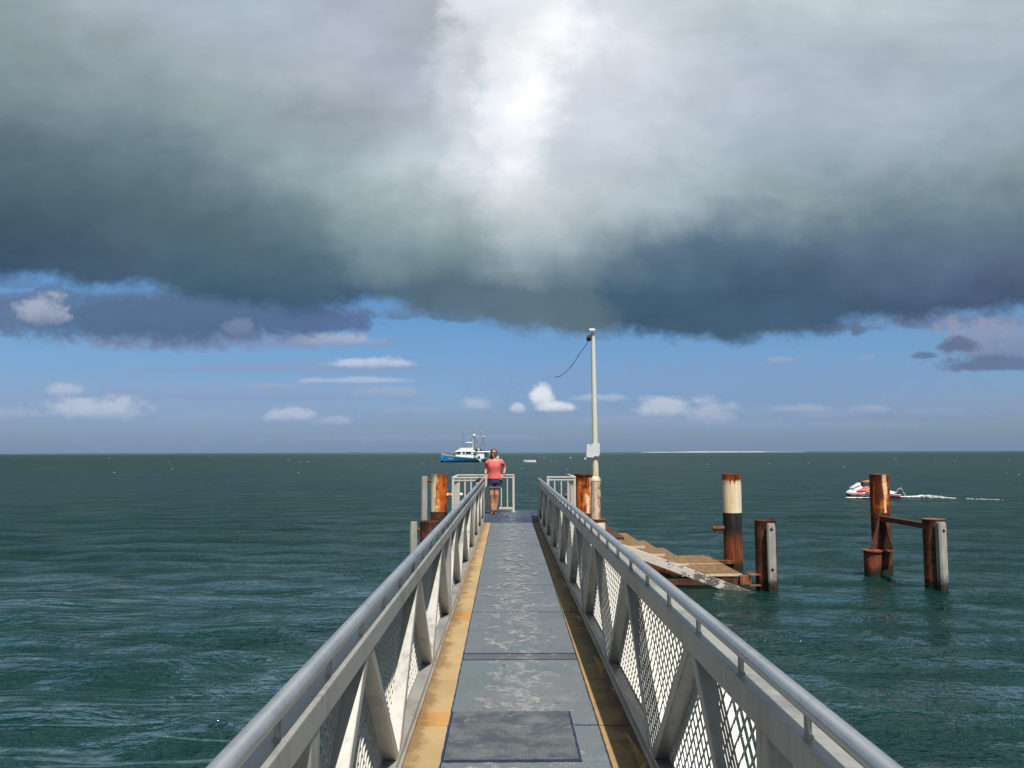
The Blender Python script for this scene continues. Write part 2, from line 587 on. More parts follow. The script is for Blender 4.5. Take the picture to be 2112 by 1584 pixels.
M_patch = patch_mat()
M_band = deck_mat('dark_grey_grip_band', lin((86, 90, 98)), lin((98, 100, 108)))
M_blueedge = simple('blue_paint_edge', lin((30, 48, 78)), .7, 0, .3, 30, .3)
M_seam = simple('dark_seam', (.03, .035, .04), .9, 0, .3, 30, 0)


def yellow_mat(name, base, dirt_shade_side):
    """yellow grip strip; brown grime creeps in from the truss side, mixed on the right with painted truss shade"""
    mt, b, p, pos = mat(name)
    x, y, z = b.xyz(pos)
    n1 = b.noise(pos, 5, 7, .65, mul=(1, .8, 1))
    n2 = b.noise(pos, 22, 5, .65)
    fine = b.noise(pos, 110, 2, .7)
    if dirt_shade_side < 0:
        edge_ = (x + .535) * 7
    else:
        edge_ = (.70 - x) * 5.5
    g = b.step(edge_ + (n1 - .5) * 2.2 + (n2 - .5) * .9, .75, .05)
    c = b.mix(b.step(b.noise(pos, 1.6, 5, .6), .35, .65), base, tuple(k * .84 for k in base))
    c = b.mix(g * .72, c, lin((118, 88, 52)) if dirt_shade_side < 0 else lin((88, 70, 44)))  # right strip: truss shade painted into the dark brown
    c = b.mix(b.step(n2, .66, .74) * .4, c, (.16, .11, .05))
    c = b.mix(b.step(fine, .4, .75) * .14, c, (.12, .08, .04))
    b.put(p.inputs['Base Color'], c)
    p.inputs['Roughness'].default_value = .75
    b.put(p.inputs['Normal'], b.bump(fine + n2 * .4, .4, .002))
    return mt


M_yl = yellow_mat('yellow_grip_strip_left', lin((192, 164, 120)), -1)
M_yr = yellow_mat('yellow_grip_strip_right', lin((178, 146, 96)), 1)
M_orange = yellow_mat('orange_yellow_patch', lin((200, 152, 88)), -1)


def rust_pile(name, thr, top_z, cut_z, low=(.05, .022, .014), seed=0., low_rust=None, black=False, cx=0, xb=0., cb=0., rim=0., darkf=.5):
    """painted steel pile: cream paint breaking up into orange and brown rust above cut_z, dark coating below; streaks run down.
    thr = how much of the paint is gone (0 none, 1 all); xb = more paint left on one flank; rim = rust dripping from the top edge"""
    mt, b, p, pos = mat(name)
    x, y, z = b.xyz(pos)
    str_ = b.noise(pos, 1, 6, .62, mul=(8.5, 8.5, .9), w=seed)
    str2 = b.noise(pos, 1, 6, .62, mul=(24, 24, 1.7), w=seed + 2)
    blob = b.noise(pos, 5.5, 6, .62, w=seed + 5)
    fine = b.noise(pos, 48, 5, .7, w=seed)
    orange = b.mix(b.step(str2, .40, .62), lin((226, 118, 44)), lin((176, 70, 24)))
    brown = b.mix(b.step(fine, .4, .65), lin((84, 36, 22)), lin((120, 52, 28)))
    rc = b.mix(b.step(str_ * .45 + blob * .4 + str2 * .15, darkf - .07, darkf + .06), brown, orange)
    cream = b.mix(b.step(str2, .45, .68), lin((250, 234, 204)), lin((246, 206, 146)))
    pm = str_ * .5 + blob * .25 + str2 * .25 + (cx - x) * xb
    if cb:
        pm = pm - b.math('ABSOLUTE', x - (cx + .03)) * cb + cb * .07
    if rim:
        pm = pm - b.step(z + (str2 - .5) * .5, top_z - .30, top_z - .02) * rim
    lo_, hi_ = .3 + thr * .4, .33 + thr * .4
    c = b.mix(b.step(pm, lo_ - .05, lo_ + .01) * .9, rc, lin((226, 126, 52)))
    c = b.mix(b.step(pm, lo_ + .01, hi_ + .02), c, cream)
    c = b.mix(b.step(z, top_z - .035, top_z - .01) * .8, c, (.14, .05, .025))
    lowc = b.mix(b.step(blob + (fine - .5) * .4, .42, .62), low, tuple(min(1, k * 2.2 + .01) for k in low))
    if black:
        bl = b.mix(b.step(str_, .5, .7) * .6, (.016, .018, .018), (.12, .115, .10))
        lowc = b.mix(b.step(z + (blob - .5) * .5, -.55, -.30), lowc, bl)
    if low_rust:
        lowc = b.mix(b.step(z + (blob - .5) * .5 + (str_ - .5) * .4, low_rust + .2, low_rust - .2), lowc, b.mix(b.step(str2, .42, .6), (.30, .075, .03), (.09, .028, .016)))
    c = b.mix(b.step(z + (fine - .5) * .02, cut_z - .006, cut_z + .006), lowc, c)
    c = b.mix(b.step(z + (blob - .5) * .35, -1.08, -1.22), c, b.mix(b.step(fine, .5, .7), (.022, .02, .010), (.07, .065, .035)))
    b.put(p.inputs['Base Color'], c)
    p.inputs['Roughness'].default_value = .78
    p.inputs['Specular IOR Level'].default_value = .3
    b.put(p.inputs['Normal'], b.bump(fine * .6 + blob, .7, .012))
    return mt


def rusty(name, a=(.30, .085, .03), c2=(.075, .026, .014), pale=0):
    mt, b, p, pos = mat(name)
    n1 = b.noise(pos, 6, 7, .65)
    f = b.noise(pos, 45, 4, .7)
    s = b.noise(pos, 1, 4, .6, mul=(16, 16, 3))
    c = b.mix(b.step(n1 * .6 + s * .4, .42, .6), a, c2)
    c = b.mix(b.step(f, .55, .75) * .5, c, tuple(min(1, k * 1.9) for k in a))
    if pale:
        c = b.mix(b.step(n1, .55, .68) * pale, c, (.5, .42, .3))
    b.put(p.inputs['Base Color'], c)
    p.inputs['Roughness'].default_value = .85
    b.put(p.inputs['Normal'], b.bump(f + n1, .7, .008))
    return mt


M_rust = rusty('rusty_steel')
M_rustdk = rusty('dark_rusty_steel', (.13, .045, .025), (.04, .018, .012))
M_rustlt = rusty('flaky_rusty_steel', (.38, .13, .05), (.11, .04, .02), .5)
M_grating = rusty('rusty_grating', (.46, .30, .16), (.26, .15, .08), .4)
M_gratlip = simple('pale_grating_edge', (.72, .58, .38), .8, 0, .3, 14, .4)


def timber(name, col, black=.0):
    mt, b, p, pos = mat(name)
    x, y, z = b.xyz(pos)
    g = b.noise(pos, 1, 6, .65, mul=(38, 38, 2.5))
    n = b.noise(pos, 4, 6, .65)
    c = b.mix(1, col, b.ramp(g * .6 + n * .4, [(.32, .62), (.68, 1.2)]), 'MULTIPLY')
    c = b.mix(b.step(b.noise(pos, 8, 5, .7, w=3), .60, .70) * .5, c, (.08, .06, .05))
    if black:
        c = b.mix(b.step(z + (n - .5) * .5, -.95, -1.25) * black, c, (.03, .026, .02))
    b.put(p.inputs['Base Color'], c)
    p.inputs['Roughness'].default_value = .85
    b.put(p.inputs['Normal'], b.bump(g, .6, .006))
    return mt


M_timber = timber('grey_weathered_timber', lin((172, 168, 162)), 1)


def plank_mat():
    mt, b, p, pos = mat('flaking_white_plank')
    x, y, z = b.xyz(pos)
    n = b.noise(pos, 5, 7, .7)
    g = b.noise(pos, 1, 5, .65, mul=(9, 30, 30))
    f = b.noise(pos, 30, 5, .7)
    bl = b.step(n * .5 + g * .3 + f * .2 + b.step(x, 2.6, 4.6) * .12, .575, .62)
    c = b.mix(b.step(f, .4, .7), lin((226, 218, 208)), lin((196, 184, 172)))
    c = b.mix(bl * .85, c, (.05, .045, .04))
    b.put(p.inputs['Base Color'], c)
    p.inputs['Roughness'].default_value = .8
    b.put(p.inputs['Normal'], b.bump(f + g, .5, .006))
    return mt


M_plank = plank_mat()
M_black = simple('black_rubber', (.018, .018, .02), .6, 0, .2, 20, .2)
M_hole = simple('dark_bolt_hole', (.02, .012, .008), .9, 0, .2, 20, 0)
M_white = simple('white_paint', (.78, .79, .80), .4, 0, .08, 3, .1)
M_sign = simple('faded_white_sign', (.74, .76, .80), .5, 0, .05, 3, .05)

# ------------------------------------------------------------------ sea
WATER_Z = -1.40


def sea_material():
    mt, b, p, pos = mat('sea_water')
    x, y, z = b.xyz(pos)
    dist = b.math('SQRT', x * x + y * y)
    P2 = b.vec(x, y, 0)
    near = b.step(dist, 30, 5)
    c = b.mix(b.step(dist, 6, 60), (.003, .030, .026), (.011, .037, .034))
    murk = b.noise(P2, .35, 5, .6, mul=(.6, 1.6, 1))
    c = b.mix(b.step(murk, .42, .7) * .3, c, (.020, .058, .050))
    # the shallow sandy bar far out turns the water pale green
    bar = b.step(y + (b.noise(P2, .002, 3, .5) - .5) * 700, 1500, 2300)
    c = b.mix(bar * .8, c, (.02, .12, .115))
    b.put(p.inputs['Base Color'], c)
    p.inputs['IOR'].default_value = 1.33
    p.inputs['Specular IOR Level'].default_value = .30
    p.inputs['Specular Tint'].default_value = (.80, 1, .90, 1)
    # ripples of several sizes
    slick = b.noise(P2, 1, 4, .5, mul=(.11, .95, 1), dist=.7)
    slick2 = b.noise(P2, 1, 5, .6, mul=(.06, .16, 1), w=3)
    r1 = b.noise(P2, 1, 3, .55, mul=(1.6, 2.7, 1), dist=.5)
    r2 = b.noise(P2, 1, 3, .55, mul=(5.0, 8.5, 1), dist=.5)
    r5 = b.noise(P2, 1, 2, .5, mul=(13, 21, 1), dist=.3)
    r3 = b.noise(P2, 1, 6, .62, mul=(.45, .62, 1), dist=.6)
    r4 = b.noise(P2, 1, 3, .6, mul=(.05, .11, 1))
    gust = b.ramp(b.noise(P2, 1, 4, .6, mul=(.10, .22, 1), w=6), [(.35, .55), (.65, 1.25)])
    h = r3 * .42 + (r1 * .13 + r2 * .042 + r5 * .010) * gust + r4 * .7
    # wind slicks: their pale sky reflection painted into the water colour
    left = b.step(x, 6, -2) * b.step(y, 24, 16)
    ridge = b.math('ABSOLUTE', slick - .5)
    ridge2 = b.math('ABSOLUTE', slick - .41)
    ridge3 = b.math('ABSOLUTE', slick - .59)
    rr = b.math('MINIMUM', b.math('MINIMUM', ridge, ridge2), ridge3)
    sky_sheen = b.step(rr, .022, .002) * b.step(slick2, .40, .52) * b.step(r1 * .5 + r2 * .5, .38, .55) * left
    bright = b.mix(sky_sheen * .6, c, (.13, .21, .27))
    # rare whitecap flecks far out
    wc = b.step(b.noise(P2, 1, 4, .7, mul=(.35, .30, 1), w=7), .715, .735) * b.step(dist, 60, 130)
    bright = b.mix(wc * .35, bright, (.6, .64, .66))
    # choppy water never mirrors fully, even far out: body colour under a sea-state limited fresnel gloss
    nrm = b.bump(h, 1, b.ramp(dist / 400, [(0, 1.0), (.1, 1.3), (1, 2.2)]))
    fr = b.n('ShaderNodeFresnel')
    fr.inputs['IOR'].default_value = 1.33
    b.put(fr.inputs['Normal'], nrm)
    dif = b.n('ShaderNodeBsdfDiffuse')
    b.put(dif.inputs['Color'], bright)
    b.put(dif.inputs['Normal'], nrm)
    gls = b.n('ShaderNodeBsdfGlossy')
    gls.inputs['Color'].default_value = (.92, 1, .97, 1)
    b.put(gls.inputs['Roughness'], b.ramp(dist / 200, [(0, .03), (.15, .08), (1, .25)]))
    b.put(gls.inputs['Normal'], nrm)
    mx = b.n('ShaderNodeMixShader')
    b.put(mx.inputs[0], b.math('MINIMUM', V(b, fr.outputs[0]) * b.ramp(dist / 100, [(.1, 1.15), (.4, .85)]), b.ramp(dist / 100, [(.12, .55), (.35, .29)])))
    nt_ = mt.node_tree
    nt_.links.new(dif.outputs[0], mx.inputs[1])
    nt_.links.new(gls.outputs[0], mx.inputs[2])
    nt_.links.new(mx.outputs[0], nt_.nodes['Material Output'].inputs['Surface'])
    nt_.nodes.remove(p)
    return mt


def make_sea():
    def axis(lo, hi, a, k):
        out_ = [0.]
        s = 0.
        while s < hi:
            s += a + k * s
            out_.append(s)
        neg = []
        s = 0.
        while s > lo:
            s -= a + k * abs(s)
            neg.append(s)
        return np.array(neg[::-1] + out_)
    xs = axis(-130, 130, .09, .011)
    ys = axis(-20, 230, .075, .0095)
    X, Y = np.meshgrid(xs, ys)
    rng = np.random.default_rng(3)
    Z = np.zeros_like(X)
    for i in range(60):
        lam = 10 ** rng.uniform(math.log10(.45), math.log10(5.5))
        k = 2 * PI / lam
        th = R(78) + rng.normal(0, R(24))
        amp = .0085 * lam ** .75 * rng.uniform(.5, 1.2)
        if lam < 2: amp *= .8
        ph = rng.uniform(0, 2 * PI)
        loc = (np.abs(np.hypot(X, Y)) * .0105 + .09)
        fade = np.clip((lam / loc - 2.2) / 3, 0, 1)
        arg = k * (X * math.cos(th) + Y * math.sin(th)) + ph + .6 * np.sin(X * .31 + ph) + .5 * np.sin(Y * .23 + 2 * ph)
        Z += amp * fade * (1 - 2 * np.abs(np.sin(arg / 2)) ** 1.4 + .2)
    ex = np.clip((130 - np.abs(X)) / 30, 0, 1) * np.clip((230 - Y) / 60, 0, 1) * np.clip((Y + 20) / 6, 0, 1)
    Z = Z * ex * .55
    ny_, nx_ = X.shape
    n = nx_ * ny_
    verts = np.stack([X.ravel(), Y.ravel(), Z.ravel() + WATER_Z], 1)
    idx = np.arange(n).reshape(ny_, nx_)
    faces = np.stack([idx[:-1, :-1].ravel(), idx[:-1, 1:].ravel(), idx[1:, 1:].ravel(), idx[1:, :-1].ravel()], 1)
    x0, x1, y0, y1 = xs[0], xs[-1], ys[0], ys[-1]
    Fr = 45000
    ext = np.array([(x0, y0), (x1, y0), (x1, y1), (x0, y1), (-Fr, -Fr), (Fr, -Fr), (Fr, Fr), (-Fr, Fr)])
    ev = np.column_stack([ext, np.full(8, WATER_Z)])
    base = n
    ef = np.array([(4, 5, 1, 0), (5, 6, 2, 1), (6, 7, 3, 2), (7, 4, 0, 3)]) + base
    verts = np.vstack([verts, ev])
    faces = np.vstack([faces, ef])
    me = bpy.data.meshes.new('sea')
    me.from_pydata(verts.tolist(), [], faces.tolist())
    me.polygons.foreach_set('use_smooth', np.ones(len(me.polygons), bool))
    me.update()
    o = bpy.data.objects.new('sea_water', me)
    COL.objects.link(o)
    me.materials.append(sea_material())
    tag(o, kind='structure')
    return o


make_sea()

# sand bar on the horizon
sb = MB()
rgs = []
rs = random.Random(5)
for i in range(60):
    t = i / 59
    x = 640 + t * 760
    hgt = 3.4 * math.sin(PI * t) ** .5 * (.55 + .45 * mnoise.noise(Vector((t * 7, 1, 0))) + .25)
    if t > .75: hgt *= .5
    hgt = max(hgt, .15)
    y = 4000 + 60 * math.sin(t * 5)
    rgs.append([(x, y - 90, WATER_Z - .5), (x, y - 30, WATER_Z + hgt), (x, y + 60, WATER_Z + hgt * .9), (x, y + 150, WATER_Z - .5)])
sb.loft(rgs, cap=False, closed=False)
o = sb.build('sand_bank', simple('white_sand', (.75, .72, .64), .9, 0, .1, .05, 0), smooth=60)
tag(o, kind='structure')
# faint low shore far off on the left
sb = MB()
rgs = []
for i in range(90):
    t = i / 89
    x = -6900 + t * 5600
    hgt = 4 + 7 * max(0, mnoise.noise(Vector((t * 22, 4, 0)))) + 3 * max(0, mnoise.noise(Vector((t * 60, 9, 0))))
    rgs.append([(x, 11900, WATER_Z - 1), (x, 12000, WATER_Z + hgt), (x, 12300, WATER_Z - 1)])
sb.loft(rgs, cap=False, closed=False)
o = sb.build('distant_shore', simple('distant_shore_green', (.05, .08, .10), .9, 0, .2, .01, 0), smooth=60)
tag(o, kind='structure')

# ------------------------------------------------------------------ the gangway
LX, RX = -.545, .72            # inner faces of the two trusses
TW = .11                       # truss depth across
ZC0, ZC1 = .785, .87           # top chord
ZB1 = .065                     # top of bottom chord
Y0, Y1 = -2.6, 19.9
GL = thing('gangway', (.09, 8.6, -.15), 'long grey aluminium gangway with truss sides, yellow edge strips and tubular handrails', 'gangway')


def strip(x0a, x1a, x0b, x1b, ya, yb, z0, z1):
    return MB().hexa([(x0a, ya, z0), (x1a, ya, z0), (x1b, yb, z0), (x0b, yb, z0), (x0a, ya, z1), (x1a, ya, z1), (x1b, yb, z1), (x0b, yb, z1)])


def gl(y): return -.342 - (y - 4.3) * .0024   # left edge of the grey walking sheet
def gr(y): return .522 + (y - 4.3) * .0052


YE = 18.95
# structural deck
MB().bb(LX + .005, RX - .005, Y0, YE + .3, -.09, -.008).build('deck_pan', M_alu, GL)
# walking sheets, seam to seam
seams = [(Y0, 4.41, M_greyblue), (4.415, 6.515, M_greyblue), (6.72, 8.42, M_grey), (8.428, 10.1, M_grey), (10.108, 11.9, M_grey), (11.906, YE, M_grey)]
for a, b_, m_ in seams:
    strip(gl(a), gr(a), gl(b_), gr(b_), a, b_, -.006, 0).build('grip_sheet', m_, GL)
strip(gl(6.52), gr(6.52), gl(6.715), gr(6.715), 6.52, 6.715, -.006, -.001).build('grip_band', M_band, GL)
# yellow strips either side
for a, b_ in ((Y0, 6.6), (6.606, 10.1), (10.106, 14.0), (14.006, YE)):
    strip(LX + .012, gl(a) - .003, LX + .012, gl(b_) - .003, a, b_, -.006, .001).build('yellow_edge_strip', M_yl, GL)
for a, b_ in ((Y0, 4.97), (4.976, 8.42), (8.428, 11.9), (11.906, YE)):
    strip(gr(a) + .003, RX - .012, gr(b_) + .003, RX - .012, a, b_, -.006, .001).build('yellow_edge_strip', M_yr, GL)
for a, b_ in ((4.98, 5.22), (8.03, 8.43), (15.1, 15.35)):
    strip(LX + .014, gl(a) - .004, LX + .014, gl(b_) - .004, a, b_, .0015, .0045).build('orange_patch', M_orange, GL)
# the dark diamond-pattern patch with a ragged blue edge
rp = random.Random(2)


def ragged(x0, x1, y0, y1, z, dx_, nm, m_):
    mb = MB()
    top = []
    n = 46
    P = []
    for i in range(n): P.append((x0 + (x1 - x0) * i / n, y0 + rp.uniform(-dx_, dx_)))
    for i in range(n): P.append((x1 + rp.uniform(-dx_, dx_), y0 + (y1 - y0) * i / n))
    for i in range(n): P.append((x1 - (x1 - x0) * i / n, y1 + rp.uniform(-dx_, dx_)))
    for i in range(n): P.append((x0 + rp.uniform(-dx_, dx_) * .3, y1 - (y1 - y0) * i / n))
    vs = [mb.bm.verts.new((px, py, z)) for px, py in P]
    mb.bm.faces.new(vs)
    r = bmesh.ops.extrude_face_region(mb.bm, geom=mb.bm.faces[:])
    bmesh.ops.translate(mb.bm, verts=[g for g in r['geom'] if isinstance(g, bmesh.types.BMVert)], vec=(0, 0, -.003))
    return mb.build(nm, m_, GL)


ragged(gl(4.8) + .002, .378, 4.405, 5.235, .0042, .0035, 'blue_patch_edge', M_blueedge)
ragged(gl(4.8) + .012, 0.364, 4.425, 5.222, .0082, .0025, 'grip_patch', M_patch)
# dark seams: thin sealant beads
for y_ in (6.517, 6.7175):
    ragged(gl(y_) + .003, gr(y_) - .003, y_ - .006, y_ + .006, .003, .003, 'blue_seam', M_blueedge)
ragged(.385, gr(5) - .003, 4.975, 4.985, .003, .002, 'blue_seam', M_blueedge)
for y_ in (8.424, 10.104, 11.903):
    strip(gl(y_) + .003, gr(y_) - .003, gl(y_) + .003, gr(y_) - .003, y_ - .004, y_ + .004, -.004, .002).build('seam', M_seam, GL)
for y_ in (8.424, 4.973, 11.903):
    strip(gr(y_) + .006, RX - .014, gr(y_) + .006, RX - .014, y_ - .004, y_ + .004, -.004, .003).build('seam', M_seam, GL)
# ragged dark line where grey meets yellow
for f_, sgn in ((gl, -1), (gr, 1)):
    mb = MB()
    L_, Rr = [], []
    y_ = .5
    while y_ < YE - .05:
        L_.append((f_(y_) - .003 - rp.uniform(0, .004), y_))
        Rr.append((f_(y_) + .002 + rp.uniform(0, .004), y_))
        y_ += .03 + y_ * .003
    for i in range(len(L_) - 1):
        mb.quad((*L_[i], .0028), (*Rr[i], .0028), (*Rr[i + 1], .0028), (*L_[i + 1], .0028))
    mb.build('edge_seam', M_blueedge if sgn < 0 else M_seam, GL)

# pale footprints of salt trodden down the middle
fp = MB()
rf = random.Random(11)


def blob2(cx, cy, rx, ry, z, rot, n=18, wob=.22):
    P = []
    ph = rf.uniform(0, 9)
    for i in range(n):
        a = 2 * PI * i / n
        rr = 1 + wob * mnoise.noise(Vector((math.cos(a) * 1.3 + ph, math.sin(a) * 1.3, ph)))
        px, py = rx * rr * math.cos(a), ry * rr * math.sin(a)
        P.append((cx + px * math.cos(rot) - py * math.sin(rot), cy + px * math.sin(rot) + py * math.cos(rot), z))
    fp.bm.faces.new([fp.bm.verts.new(q) for q in P])


zfp = .0007
def foot(cx, cy, rot, s=1.0, part=1.0):
    cx = min(max(cx, -.22), .36)
    rot = rot * .55
    if rf.random() < .22: rot += 1.2
    global zfp
    c_, s_ = math.cos(rot), math.sin(rot)
    def at(a, b): return cx + (a * c_ - b * s_) * s, cy + (a * s_ + b * c_) * s
    flip = rf.choice((-1, 1))
    for (a, b, rx, ry) in ((0, -.085, .034, .040), (.014 * flip, -.03, .024, .05), (0, .045, .048, .042)):
        if rf.random() > part and rx > .02: continue
        q = at(a, b)
        blob2(*q, rx * s, ry * s, zfp, rot, wob=.5)
        zfp += .00004
    for k in range(5):
        q = at((-.036 + .017 * k) * flip, .088 + .012 * math.sin(k * .8 + .6))
        if rf.random() < .8 * part:
            blob2(*q, .012 * s, .014 * s, zfp, rot, 8)
        zfp += .00002


for cx, cy, r_, s_, pt in ((-.09, 6.05, .35, 1, 1), (.09, 6.1, -1.2, 1.05, 1), (.24, 6.08, -1.0, 1, 1), (.18, 5.95, -.6, .8, .7), (.07, 5.92, 1.4, .8, .7), (-.06, 5.72, -.35, 1.05, 1),
                           (-.14, 5.43, .55, 1, .9), (.06, 5.55, .2, 1, .5), (.12, 5.42, -1.4, 1.1, .8), (0, 5.35, .4, .8, .5), (.02, 6.4, 1.2, .8, .6), (-.05, 7.0, .3, 1, .9), (-.15, 7.15, .2, 1, .8), (.08, 7.4, 1.0, 1, .9),
                           (.2, 7.5, -.5, 1, .9), (.17, 7.2, -1.2, 1, .8), (.05, 7.6, .2, .9, .8), (-.11, 7.65, .4, 1, .9), (.1, 7.95, 1.2, 1.05, 1), (.15, 8.15, -.4, 1, 1), (-.12, 8.2, .3, 1, 1),
                           (.02, 4.2, .3, 1.1, .9), (-.12, 4.28, .2, 1, .8), (.0, 4.02, .2, 1, 1), (.2, 4.05, .0, 1, 1)):
    foot(cx, cy, r_, s_, pt)
yy = 8.5
while yy < 18.2:
    for _ in range(rf.choice((1, 2, 2, 3)) if yy < 13 else 2):
        foot(.09 + rf.gauss(0, .17), yy + rf.uniform(0, .2), rf.uniform(-.9, .9), rf.uniform(.85, 1.1), rf.uniform(.4, .95) if yy < 13 else .45)
    yy += .20 if yy < 13 else .4
fpo = fp.build('footprints', M_print, GL)
tag(fpo, kind='stuff')

# lips beside the deck
for x0, x1 in ((LX - .003, LX + .011), (RX - .011, RX + .003)):
    MB().bb(x0, x1, Y0, YE + .2, -.03, .022).build('deck_lip', M_alu, GL, bevel=.003)

JOINTS = [-3.2, 8.13, 13.80, Y1]
POSTS = [2.46, 8.13, 13.80]
NODES = [4.35 + 1.89 * k for k in range(-3, 9)]


def beam(mb, x0, x1, ya, za, yb, zb, th):
    """box member across x0..x1 from (ya,za) to (yb,zb) with horizontal cut ends, th = width along the truss"""
    h = th / 2
    mb.hexa([(x0, ya - h, za), (x1, ya - h, za), (x1, ya + h, za), (x0, ya + h, za),
             (x0, yb - h, zb), (x1, yb - h, zb), (x1, yb + h, zb), (x0, yb + h, zb)])


for side, xi, xo, xm in (('l', LX, LX - TW, LX - .075), ('r', RX, RX + TW, RX + .079)):
    a, b_ = min(xi, xo), max(xi, xo)
    ca, cb_ = (a, b_) if side == 'l' else (a, RX + .084)
    for y0, y1 in zip(JOINTS, JOINTS[1:]):
        MB().bb(ca, cb_, y0 + .006, y1 - .006, ZC0, ZC1).build('top_chord', M_alu, GL, bevel=.005)
        MB().bb(a, b_, y0 + .006, y1 - .006, -.06, ZB1).build('bottom_chord', M_alu, GL, bevel=.005)
        for yj in (y0 + .004, y1 - .004):
            MB().bb(a - .004, b_ + .004, yj - .0035, yj + .0035, -.062, ZC1 + .004).build('joint_plate', M_alu, GL)
    # splice posts
    for yj in POSTS:
        MB().bb(a + .003, b_ - .003, yj - .058, yj - .002, ZB1, ZC0).build('post', M_alu, GL, bevel=.004)
        MB().bb(a + .003, b_ - .003, yj + .002, yj + .05, ZB1, ZC0).build('post', M_alu, GL, bevel=.004)
    MB().bb(a + .003, b_ - .003, Y1 - .07, Y1 - .01, ZB1, ZC0).build('post', M_alu, GL, bevel=.004)
    # V braces
    for yn in NODES:
        if yn < Y0 + .5: continue
        g = .062 if any(abs(yn - j) < .2 for j in POSTS) else 0
        t1, t2 = yn - .945, yn + .945
        mb = MB()
        beam(mb, a + .004, b_ - .004, yn - .05 - g, ZB1 + .001, t1 + .055, ZC0 - .001, .092)
        mb.build('brace', M_alu, GL, bevel=.006)
        if t2 < Y1 + .2 and yn + .6 < Y1:
            mb = MB()
            beam(mb, a + .004, b_ - .004, yn + .05 + g, ZB1 + .001, min(t2 - .055, Y1 - .1), ZC0 - .001, .092)
            mb.build('brace', M_alu, GL, bevel=.006)
        elif True:
            pass
    # expanded metal: ribbons set edge-on across the sheet
    pitch = .094
    H_ = ZC0 - ZB1
    for fam in (1, -1):
        mb = MB()
        k = 0
        yb = -.5
        while yb < Y1 - .1:
            ya_, za_, yt, zt = yb, ZB1 + .002, yb + fam * H_ * 1.06, ZC0 - .002
            if fam < 0 and yt < -.4:
                yb += pitch; continue
            if yt > Y1 - .12:
                f = (Y1 - .12 - ya_) / (yt - ya_)
                yt = Y1 - .12
                zt = za_ + (zt - za_) * f
            wx = .0042 if fam > 0 else .0030
            off = 0 if fam > 0 else .0022 * (1 if side == 'r' else -1)
            th = .0045 if fam > 0 else .006
            if zt - za_ > .01:
                beam(mb, xm - wx + off, xm + wx + off, ya_, za_, yt, zt, th)
            yb += pitch
        mb.build('expanded_mesh', M_mesh, GL)
    MB().bb(xm - .006, xm + .006, -.5, Y1 - .1, ZB1 + .0005, ZB1 + .014).build('mesh_edge', M_mesh, GL)
    # hand tube on stanchions
    xt = xi + (.028 if side == 'r' else -.028)
    ends = [(-2.6, 8.46), (8.47, 19.85 + (.95 if side == 'l' else .1))]
    for ya, yb in ends:
        pts_ = [(xt, ya + (yb - ya) * i / 30, .95) for i in range(31)]
        if yb > 15:
            pass
        MB().tube(pts_, .0255, 20).build('handrail', M_tube, GL, smooth=40)
    MB().tube([(xt, 8.44, .95), (xt, 8.49, .95)], .0285, 20).build('rail_sleeve', M_tube, GL, smooth=40)
    ys_ = 2.14 - .598 * 5
    while ys_ < 19.8:
        MB().tube([(xt, ys_, ZC1), (xt, ys_, .93)], .0095, 10).tube([(xt, ys_, ZC1), (xt, ys_, ZC1 + .006)], [.017, .012], 10).build('stanchion', M_alu, GL, smooth=40)
        ys_ += .598
for yc in (2.46, 5.2, 8.13, 10.9, 13.8, 16.8, 19.3):
    MB().bb(LX - .1, RX + .1, yc - .05, yc + .05, -.17, -.091).build('cross_bearer', M_alu, GL)

# ------------------------------------------------------------------ blue landing deck at the end
PZ = .05
pl = thing('landing_deck', (.1, 20.8, PZ), 'dark blue grip decking of the landing at the end of the gangway', 'deck')
MB().hexa([(LX + .02, YE + .002, -.004), (RX - .02, YE + .002, -.004), (RX - .02, 19.5, .03), (LX + .02, 19.5, .03),
           (LX + .02, YE + .002, .004), (RX - .02, YE + .002, .004), (RX - .02, 19.5, PZ + .006), (LX + .02, 19.5, PZ + .006)]).build('flap', M_bluedk, pl)
MB().bb(-1.32, LX - TW - .01, 19.15, 22.3, -.16, PZ).build('deck_sheet', M_bluedk, pl)
MB().bb(RX + TW + .01, 1.66, 19.35, 22.3, -.16, PZ).build('deck_sheet', M_bluedk, pl)
MB().bb(LX + .0, .0, 19.99, 22.3, -.16, PZ).build('deck_sheet', M_bluedk, pl)
MB().bb(.004, RX - .12, 19.99, 22.3, -.16, PZ).build('deck_sheet', M_bluelt, pl)
MB().bb(RX - .116, RX + TW + .006, 19.99, 22.3, -.16, PZ).build('deck_sheet', M_bluedk, pl)
MB().bb(LX - TW - .006, LX - .004, 19.99, 22.3, -.16, PZ).build('deck_sheet', M_bluedk, pl)
MB().bb(LX + .02, RX - .02, 19.502, 19.986, -.16, PZ).build('deck_sheet', M_bluedk, pl)
for xx in (-1.2, 1.5):
    MB().bb(xx - .06, xx + .06, 19.3, 22.25, -.36, -.161).build('frame_beam', M_rustdk, pl)
for yy_ in (19.6, 21.0, 22.1):
    MB().bb(-1.14, 1.44, yy_ - .06, yy_ + .06, -.36, -.162).build('frame_beam', M_rustdk, pl)

# ------------------------------------------------------------------ railings on the landing
ZT = 1.015


